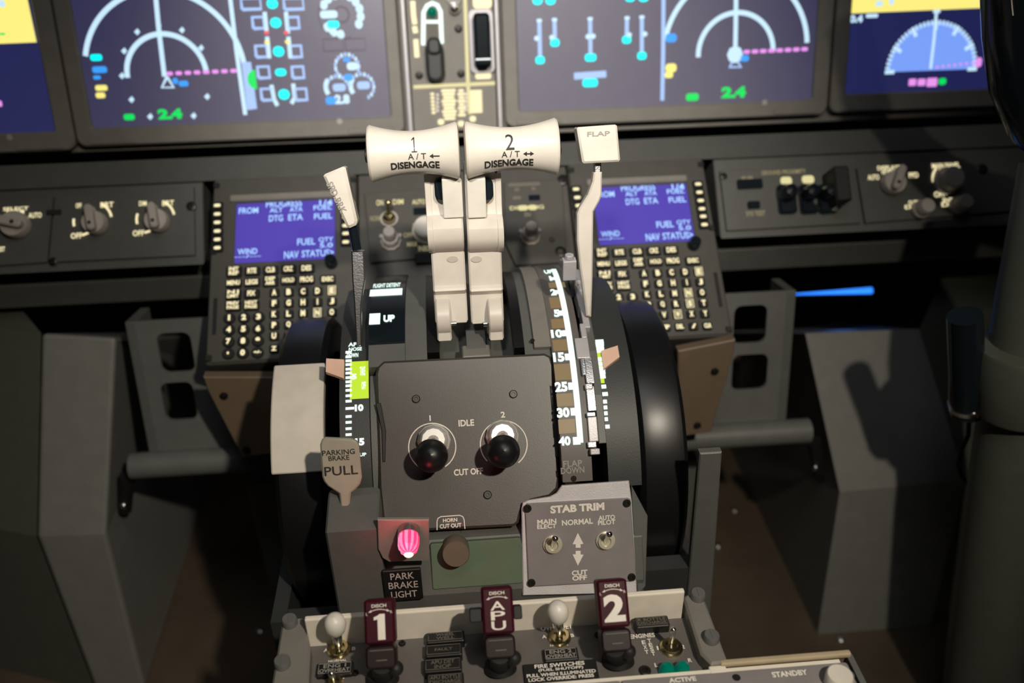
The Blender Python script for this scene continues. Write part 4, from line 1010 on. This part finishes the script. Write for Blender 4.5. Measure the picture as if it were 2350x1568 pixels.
# ------------------------------------------------------------------ fire protection panel
FP = Pl((0, .41, PY(905, 1468, .41).z), 0)
P = FP.at(1130, 1500); F0 = P
r = thing('fire_control_unit', 'grey fire switch panel with three maroon handles and a cream back plate', 'panel', P)
yb = .41-P.o.y
m = MB(); yR = .333+Pl((0, .33, .002), 0).uv(1560, 1550)[1]
m.rbox(-.132-P.o.x, .132-P.o.x, yR-P.o.y, yb, -.03, 0, .002, .0006); part('plate', m, 'scale_plate', r)
pt = [PY(*p, .41) for p in ((700, 1417), (1568, 1366))]; zt = (pt[0].z+pt[1].z)/2-P.o.z
m = MB(); m.box(pt[0].x-P.o.x-.001, pt[1].x-P.o.x+.001, yb, yb+.004, -.03, zt); part('back_plate', m, 'cream_plate', r, bevel=.001)
RT_ = Pl((0, .41, .004), 0)
def rail(pts, bolts):
    q = []
    for p in pts: w = RT_.P(*RT_.uv(*p)); q.append((w.x-P.o.x, w.y-P.o.y))
    if sum(q[i-1][0]*q[i][1]-q[i][0]*q[i-1][1] for i in range(len(q))) < 0: q.reverse()
    m = MB(); m.prism(q, -.02, .004-P.o.z, .0015); o = part('side_rail', m, 'bezel_grey', r, smooth=True)
    for p in bolts:
        w = RT_.P(*RT_.uv(*p)); m = MB(); m.lathe([(.0052, 0), (.0052, .005), (.0046, .006), (1e-7, .006)], 18, (w.x-P.o.x, w.y-P.o.y, .0035-P.o.z)); m.box(w.x-P.o.x-.0005, w.x-P.o.x+.0005, w.y-P.o.y-.004, w.y-P.o.y+.004, .0092-P.o.z, .0098-P.o.z); part('bolt', m, 'bolt_grey', o, smooth=True)
rail([(647, 1427), (652, 1419), (692, 1416), (698, 1420), (712, 1484), (706, 1600), (612, 1640)], [(666, 1432), (649, 1527)])
rail([(1568, 1372), (1574, 1364), (1606, 1360), (1613, 1364), (1669, 1514), (1664, 1520), (1632, 1524), (1608, 1500)], [(1601, 1372), (1632, 1469)])
w = [RT_.P(*RT_.uv(*p)) for p in ((1626, 1524), (1672, 1540))]
m = MB(); m.box(w[0].x-P.o.x, w[1].x-P.o.x, w[1].y-P.o.y, w[0].y-P.o.y, .002-P.o.z-.006, .002-P.o.z); part('rail_clip', m, 'cream_plate', r, bevel=.001)
for i, (s, x, y, wd, hh, tx_, bw) in enumerate((('WHEEL\nWELL', 1022, 1461, 86, 24, 'print_dim', 42), ('FAULT', 1018, 1491, 84, 27, 'print_dim', 40), ('APU DET\nINOP', 1016, 1525, 86, 30, 'print_dim', 54), ('APU BOTTLE\nDISCHARGE', 1022, 1560, 84, 30, 'print_dim', 70),
                                  ('ENG 1\nOVERHEAT', 768, 1534, 82, 30, 'print_grey', 68), ('ENG 2\nOVERHEAT', 1287, 1501, 80, 29, 'print_grey', 68), ('R BOTTLE\nDISCHARGE', 1496, 1426, 78, 24, 'print_dim', 64))):
    h = .0035 if i in (4, 5) else .007; q = ctr(P, x, y, wd, hh); u, v = P.uv(x, y, h); du, dv = u-(q[0]+q[1])/2, v-(q[2]+q[3])/2; q = (q[0]+du, q[1]+du, q[2]+dv, q[3]+dv)
    m = MB(); m.rbox(*q, 0, h, .0012, .0006); k = part('annunciator', m, 'screw' if i == 6 else 'black_cap', r)
    m = MB(); e = .0014; m.line([(q[0]+e, q[2]+e), (q[1]-e, q[2]+e), (q[1]-e, q[3]-e), (q[0]+e, q[3]-e), (q[0]+e, q[2]+e)], .0005, h+.0004)
    L = s.split('\n'); hh_ = (q[3]-q[2]-.004)/2
    kk = bw/wd*(q[1]-q[0])/2; c = (q[0]+q[1])/2
    if len(L) == 1: vc_ = (q[2]+q[3])/2; m.text(L[0], c-kk, c+kk, vc_-hh_*.4, vc_+hh_*.4, h+.0004, .02)
    else:
        m.text(L[0], c-kk*(.75 if len(L[0]) < len(L[1])-1 else 1), c+kk*(.75 if len(L[0]) < len(L[1])-1 else 1), q[2]+.002+hh_*1.08, q[3]-.002, h+.0004, .02)
        k2 = kk*(.7 if len(L[1]) < len(L[0])-1 else 1); m.text(L[1], c-k2, c+k2, q[2]+.002, q[2]+.002+hh_*.9, h+.0004, .02)
    part('lettering', m, tx_, k)
q = ctr(P, 1287, 1548, 172, 52); m = MB(); m.rbox(q[0], q[1], q[2]-.006, q[3], 0, .0018, .0012, .0005); k = part('placard', m, 'black', r)
m = MB()
for s, x, y, wd, hh in (('FIRE SWITCHES', 1284, 1531, 116, 9), ('(FUEL SHUTOFF)', 1287, 1541, 104, 8), ('PULL WHEN ILLUMINATED', 1288, 1551, 160, 8), ('LOCK OVERRIDE: PRESS', 1288, 1561, 152, 8)): m.text(s, *ctr(P, x, y, wd, hh), .0022, .03)
part('lettering', m, 'print_white', k)
m = MB()
for s, x, y, wd, hh in (('OVHT DET', 780, 1473, 74, 10), ('A', 748, 1494, 10, 8), ('B', 812, 1490, 9, 8), ('NORMAL', 775, 1518, 42, 5), ('TEST', 777, 1563, 26, 9), ('OVHT DET', 1277, 1442, 74, 10), ('A', 1249, 1463, 10, 8), ('B', 1313, 1460, 9, 8), ('NORMAL', 1283, 1482, 42, 5),
                        ('ENGINES', 1474, 1461, 58, 10), ('1', 1509, 1489, 4, 9), ('2', 1567, 1486, 8, 9), ('L', 1506, 1528, 8, 9), ('R', 1583, 1517, 9, 9)): m.text(s, *ctr(P, x, y, wd, hh), .0006, .03)
for j, ch in enumerate('EXT'): m.text(ch, *ctr(P, 1477+j*3.5, 1476+j*11, 9, 9), .0006, .03)
for j, ch in enumerate('TEST'): m.text(ch, *ctr(P, 1490+j*3, 1472+j*10, 9, 9), .0006, .03)
part('lettering', m, 'print_white', r)
toggle(r, P, 778, 1494, 771, 1448, .0072, 0, .0078, .026, .0034, 'brass'); toggle(r, P, 1284, 1466, 1281, 1420, .0072, 0, .0078, .026, .0034, 'brass')
toggle(r, P, 1540, 1489, 1545, 1446, None, 0, .0078, .024, .0018, 'brass'); toggle(r, P, 768, 1572, 761, 1547, None, 0, .006, .016, .0020, 'brass')
for x, y in ((1531, 1536), (1566, 1534)):
    u, v = P.uv(x, y, .004); m = MB(); m.lathe([(.0052, -.004), (.0052, .002), (.0044, .006), (.0024, .0082), (1e-7, .0086)], 18, (u, v, 0)); part('green_lamp', m, 'green_lens', r, smooth=True)
for p in ((1480, 1541), (923, 1478), (1372, 1459), (815, 1546)): screw(r, P, *p, .0024 if p[0] != 1480 else .004)
def fire_handle(label, top, wpx, hpx, base, big, yawd=0):
    y = .392; t = PY(*top, y); A = Pl((t.x, t.y, t.z), 46)
    bz = FP.uv(*base); r = thing('fire_switch', label, 'fire handle', A, 'fire handles')
    if yawd: r.rotation_euler.z += radians(yawd)
    k = (t-CAM).dot(CF)/FPX; hw = wpx*k/2; hh = A.uv(top[0], top[1])[1]-A.uv(top[0]-2, top[1]+hpx)[1]
    m = MB(); m.rbox(-hw, hw, -hh, 0, -.014, 0, .002, .0016, 4); part('grip', m, 'maroon', r, smooth=True)
    m = MB(); m.rbox(-hw*.98, hw*.98, -hh-.0145, -hh-.0008, -.016, -.001, .003, .0012, 4); part('grip_base', m, 'maroon_dark', r, smooth=True)
    m = MB(); m.line([(-hw*.7, -hh-.0035), (hw*.8, -hh-.0035)], .0005, -.0005); m.line([(-hw*.3, -hh-.0095), (hw*.4, -hh-.0095)], .0006, -.0005); part('scuff_line', m, 'print_dim', r)
    m = MB(); m.text('DISCH', -hw*.48, hw*.48, -.0048, -.0028, .0005, .02)
    m.line([(-hw*.62+hw*1.24*j/10, -.0072+.0012*sin(pi*j/10)) for j in range(11)], .0004, .0005)
    for sg in (-1, 1): m.poly([(sg*hw*.70, -.0075), (sg*hw*.5, -.0060), (sg*hw*.5, -.0076)], .0005)
    if big == 'APU':
        for j, ch in enumerate('APU'): m.text(ch, -hw*.46, hw*.46, -.0088-(hh*.93-.0088)*(j+.90)/3, -.0088-(hh*.93-.0088)*j/3, .0005, .012)
    else:
        m.text('L', -hw*.85, -hw*.75, -.0092, -.0076, .0005); m.text('R', hw*.72, hw*.86, -.0088, -.0072, .0005)
        if big == '1':
            b0, t0 = -hh*.90, -.0088; e = (t0-b0)
            m.poly([(-hw*.12, b0), (hw*.36, b0), (hw*.36, t0), (hw*.02, t0), (-hw*.12, t0-e*.06), (-hw*.36, t0-e*.11), (-hw*.36, t0-e*.235), (-hw*.12, t0-e*.20)], .0005)
        else: m.text(big, -hw*.68, hw*.72, -hh*.88, -.0092, .0005, .045)
    part('lettering', m, 'print_white', r)
    inv = A.M().inverted(); b3 = inv @ V((FP.P(*bz).x, FP.P(*bz).y, FP.o.z)); s3 = V((0, -hh-.012, -.009))
    m = MB(); m.tube([s3, s3.lerp(b3, .5), b3], [.0072, .0066, .0066], 16); m.lathe([(.011, 0), (.010, .004), (.007, .005)], 20, (0, 0, 0), Matrix.Translation(b3) @ Matrix.Rotation(radians(-64), 4, 'X')); part('stem', m, 'black', r, smooth=True)
    m = MB(); m.sphere((hw*.85, -hh-.016, -.010), .0050, 14); part('release_button', m, 'black', r, smooth=True)
    if big == 'APU':
        for sg in (-1, 1): m = MB(); m.rbox(sg*hw+(-.008 if sg < 0 else 0), sg*hw+(0 if sg < 0 else .0055), -.021, -.0125, -.014, -.004, .0012, .0006); part('side_lug', m, 'black', r)
    return r
fire_handle('left maroon fire handle with a large white number 1', (869, 1376), 70, 104, (878, 1560), '1')
fire_handle('middle maroon fire handle lettered APU between the two numbered handles', (1139, 1347), 72, 110, (1148, 1535), 'APU')
fire_handle('right maroon fire handle with a large white number 2', (1403, 1330), 70, 112, (1418, 1518), '2', 0)

# ------------------------------------------------------------------ radio panel and rail at the bottom edge
RP = Pl((0, .33, .002), 0); P = RP.at(1700, 1552)
r = thing('radio_unit', 'grey radio panel marked ACTIVE and STANDBY at the bottom edge', 'panel', P)
a = P.uv(1176, 1570); c = P.uv(1948, 1529)
vt = (a[1]+c[1])/2; um = P.uv(1425, 1556)[0]
m = MB(); m.rbox(a[0]-.10, um-.001, vt-.06, vt, -.008, 0, .002, .0006); part("plate", m, "stab_plate", r)
m = MB(); m.rbox(um, c[0], vt-.06, vt, -.008, 0, .002, .0006); part("plate", m, "stab_plate", r)
m = MB(); m.box(a[0]-.10, c[0]-.004, vt-.0002, vt+.0025, -.02, -.0004); part('edge_strip', m, 'cream_plate', r)
m = MB(); m.text('ACTIVE', *ctr(P, 1566, 1561, 64, 11), .0004, .04); m.text('STANDBY', *ctr(P, 1812, 1547, 84, 13), .0004, .04); part('lettering', m, 'print_white', r)
m = MB(); m.disc(P.uv(1690, 1556), .0026, h=.0004); part('fastener_hole', m, 'black', r)
u, v = P.uv(1922, 1572); m = MB(); m.lathe([(.0085, 0), (.0085, .008), (.0075, .010), (1e-7, .010)], 24, (u, v, 0)); part('knob', m, 'ivory', r, smooth=True)
screw(r, P, 1945, 1551, .0042, 'bolt_grey')
A = RT_.P(*RT_.uv(1652, 1517)); c = RT_.P(*RT_.uv(1951, 1492)); o = V((A.x, A.y, A.z))
r = thing('mounting_rail', 'tan mounting rail above the radio panel on the right', 'rail', o)
m = MB(); m.box(0, c.x-A.x, -.0030, .0012, -.004, 0); part('lip', m, 'olive_tan', r, bevel=.0012)
m = MB(); m.box(0, c.x-A.x-.002, .0, .0012, -.03, -.003); part('web', m, 'wood_brown', r)
m = MB(); m.box(c.x-A.x-.002, c.x-A.x+.002, -.06, .0, -.03, -.004); part('side_plate', m, 'body_grey', r)

o = V((.02, .20, FL)); r = thing('aft_pedestal', 'grey lower pedestal cabinet carrying the fire switches and the radio unit', 'pedestal', o)
m = MB(); m.box(-.150-o.x, .150-o.x, .06, .235, 0, FP.o.z-.031-FL); part('cabinet', m, 'body_grey', r, bevel=.002)
m = MB(); m.box(-.150-o.x, c.x-.004-o.x, -.18, yR-.004-o.y, 0, -.0085-FL); part('radio_tray', m, 'body_grey', r, bevel=.002)

# ------------------------------------------------------------------ foot rests beside the pedestal
OUT = Pl((0, .785, -.06), 78)
for sx, nm in ((-1, 'left'), (1, 'right')):
    if sx > 0: HO = [((1686, 703), (1756, 786)), ((1682, 816), (1758, 892))]
    else: HO = [((357, 766), (450, 852)), ((366, 880), (455, 962))]
    r = thing('foot_rest', 'grey %s foot rest plate with two square holes above a round bar' % nm, 'foot rest', OUT)
    hs = []
    for (p, q) in HO:
        a, c = OUT.uv(*p), OUT.uv(*q); hs.append((min(a[0], c[0]), max(a[0], c[0]), min(a[1], c[1]), max(a[1], c[1])))
    xi, xo = (.195, OUT.uv(1800, 760)[0]) if sx > 0 else (OUT.uv(335, 880)[0], -.195)
    top = hs[0][3]+.014; midv = (hs[0][2]+hs[1][3])/2; low = hs[1][2]-.012
    m = MB()
    for (h, y0, y1) in ((hs[0], midv, top), (hs[1], low, midv)):
        ou = rrect(xi, xo, y0, y1, .0001); m.ring(ou, rrect(*h, .008), -.004, 0)
    bc = OUT.uv(400, 1058)[1] if sx < 0 else OUT.uv(1740, 990)[1]
    m.box(xi, xo, bc, low, -.004, 0)
    part('plate', m, 'foot_plate', r)
    ex = xo if sx > 0 else xi
    m = MB(); m.box(min(ex, ex+sx*.010), max(ex, ex+sx*.010), bc, top, -.05, 0); part('side_flange', m, 'body_grey', r, bevel=.001)
    m = MB(); m.tube([(sx*.19, bc, .006), (OUT.uv(305 if sx < 0 else 1850, 1055 if sx < 0 else 985)[0], bc, .006)], .0142, 20); part('bar', m, 'foot_plate', r, smooth=True)
    p = PY(490, 1118, .86) if sx < 0 else PY(1670, 1052, .86)
    m = MB(); m.box(min(sx*.18, sx*.285), max(sx*.18, sx*.285), .86, .89, FL, p.z)
    solo('floor_step', m, 'foot_plate', 'low grey step edge on the floor under the %s foot rest' % nm, 'step', None, None, False, .002)

# ------------------------------------------------------------------ footwell covers, control column, yoke
def cover(label, fr, back, sg):
    (tl, tr, kl, kr, bl_, br) = [PY(p[0], p[1], y) for p, y in zip(fr, (.83, .83, .74, .74, .715, .715))]
    for p in (bl_, br): p.z = FL
    o = V(((tl.x+br.x)/2, .80, FL)); r = solo('footwell_cover', MB().add([p-o for p in (tl, tr, kl, kr, bl_, br)]+[V((p.x, back, p.z-(.16 if k < 2 else 0)))-o for k, p in enumerate((tl, tr, kl, kr, bl_, br))],
        [(0, 2, 3, 1), (2, 4, 5, 3), (6, 7, 9, 8), (8, 9, 11, 10), (0, 1, 7, 6), (4, 10, 11, 5), (0, 6, 8, 2), (2, 8, 10, 4), (1, 3, 9, 7), (3, 5, 11, 9)]), 'footwell_grey', label, 'cover', o, None, False, .004)
    a_ = (tl, kl, bl_) if sg < 0 else (tr, kr, br)             # the outer flank folds away towards the cabin wall
    fl = [V((p.x+sg*.20, p.y+.07, p.z)) for p in a_]; rr = [V((p.x+sg*.20, back, p.z)) for p in a_]
    m = MB(); m.add([p-o for p in a_]+[p-o for p in fl]+[p-o for p in rr], [(0, 1, 4, 3), (1, 2, 5, 4), (3, 4, 7, 6), (4, 5, 8, 7), (0, 3, 6), (2, 8, 5)])
    part('flank', m, 'column_green', r); return r
cover('faceted grey footwell cover standing left of the pedestal', ((95, 765), (265, 775), (85, 1232), (243, 1226), (185, 1500), (296, 1480)), 1.10, -1)
cover('faceted grey footwell cover standing right of the pedestal', ((1848, 765), (2110, 755), (1927, 1130), (2216, 1102), (1888, 1410), (2150, 1400)), 1.10, 1)
y = .60
m = MB(); pts = [PY(2450, 380, y+.06), PY(2392, 700, y+.02), PY(2325, 1080, y), PY(2262, 1500, y-.02), PY(2235, 1750, y-.03)]
o = pts[-1].copy(); r = thing('control_column', 'thick grey green control column at the right edge', 'column', o)
m.tube([p-o for p in pts], [.036, .037, .037, .038, .039], 28); part('shaft', m, 'column_green', r, smooth=True)
a, c = PY(2362, 790, y+.01), PY(2342, 935, y+.005)
m = MB(); m.tube([a-o, a.lerp(c, .05)-o, a.lerp(c, .95)-o, c-o], [.0405, .042, .042, .0405], 32); part('collar', m, 'column_green', r, smooth=True)
a, c = PY(2214, 725, y+.02), PY(2222, 945, y+.02); q = thing('connector', 'dark cable connector with a bright ring beside the control column', 'connector', c)
m = MB(); m.tube([a-c, a.lerp(c, .55)-c, a.lerp(c, .80)-c, V((0, 0, 0))], [.0145, .0150, .0165, .0155], 22); part('body', m, 'black_gloss', q, smooth=True)
d1 = a.lerp(c, .90)-c; m = MB(); m.tube([d1, d1*.55], [.0172, .0168], 22); part('ring', m, 'chrome', q, smooth=True)
cb = [PY(*p, y+.05) for p in ((2225, 950), (2222, 1000), (2208, 1030), (2198, 1065), (2205, 1092), (2222, 1112))]
m = MB(); m.tube([p-c for p in cb], .0022, 10); part('cable', m, 'black', q, smooth=True)
yy = .70; pts = [PY(*p, yy) for p in ((2318, -260), (2318, -60), (2322, 70), (2340, 180), (2385, 270), (2450, 330), (2560, 360))]
o = pts[2].copy(); r = thing('control_yoke', 'glossy black control yoke horn at the top right corner', 'yoke', o)
m = MB(); m.tube([p-o for p in pts], [.021, .0215, .022, .024, .027, .028, .028], 24); part('horn', m, 'black_gloss', r, smooth=True)
a = PY(2322, -30, yy-.03); m = MB(); m.tube([a-o, PY(2328, 34, yy-.03)-o], .0016, 8); part('horn_highlight', m, 'chrome', r, smooth=True)  # added bright rod that stands for the highlight line on the horn

for a_, c_, sc, nm in (((292, 1092), (287, 1172), (284, 1160), 'left'), ((1868, 1012), (1880, 1082), (1871, 1073), 'right')):
    p, q = PY(*a_, .775), PY(*c_, .775); g = PY(*sc, .768)
    r = thing('adjuster_arm', 'short black adjuster arm with one bright screw by the %s footwell cover' % nm, 'arm', q)
    m = MB(); m.tube([p-q, V((0, 0, 0))], [.0085, .0070], 12); part('arm', m, 'black', r, smooth=True)
    m = MB(); m.sphere(g-q, .0040, 12); part('screw', m, 'chrome', r, smooth=True)

# ------------------------------------------------------------------ blue light guide and floor screws
a, c = PY(1815, 676, .98), PY(2000, 667, .98)
m = MB(); m.tube([a-c, a.lerp(c, .5)-c, V((0, 0, 0))], [.0008, .0024, .0042], 12)  # even glow; the taper imitates its light fading to the left
solo('blue_light_strip', m, 'led_blue', 'glowing blue light strip in the dark under the right panel', 'light', c, None, True)
pl2 = bpy.data.lights.new('blue_strip_light', 'POINT'); po = bpy.data.objects.new('blue_strip_light', pl2); COL.objects.link(po)
pl2.energy = .02; pl2.color = (.1, .3, 1); pl2.shadow_soft_size = .02; po.location = c+V((-.05, -.03, -.02))
FLP = Pl((0, .8, FL), 0)
for (x, y_), lab in (((379, 1267), 'small floor screw left of the pedestal'), ((320, 1406), 'small floor screw left of the pedestal'), ((301, 1463), 'small floor screw left of the pedestal'), ((597, 1450), 'small floor screw left of the pedestal'),
             ((1873, 1314), 'small floor screw right of the pedestal'), ((1897, 1368), 'small floor screw right of the pedestal'), ((1929, 1470), 'small floor screw right of the pedestal'), ((1685, 1173), 'small floor screw right of the pedestal'), ((1647, 1255), 'small floor screw right of the pedestal')):
    g = FLP.P(*FLP.uv(x, y_)); m = MB(); m.lathe([(.0052, 0), (.0048, .003), (.003, .0045), (1e-7, .0048)], 12)
    solo('floor_screw', m, 'steel', lab, 'screw', g, 'floor screws', True)

# everything was laid out from the pedestal top; lift it so that the floor lies at z = 0
for o in S.objects:
    if o.parent is None: o.location.z += DZ
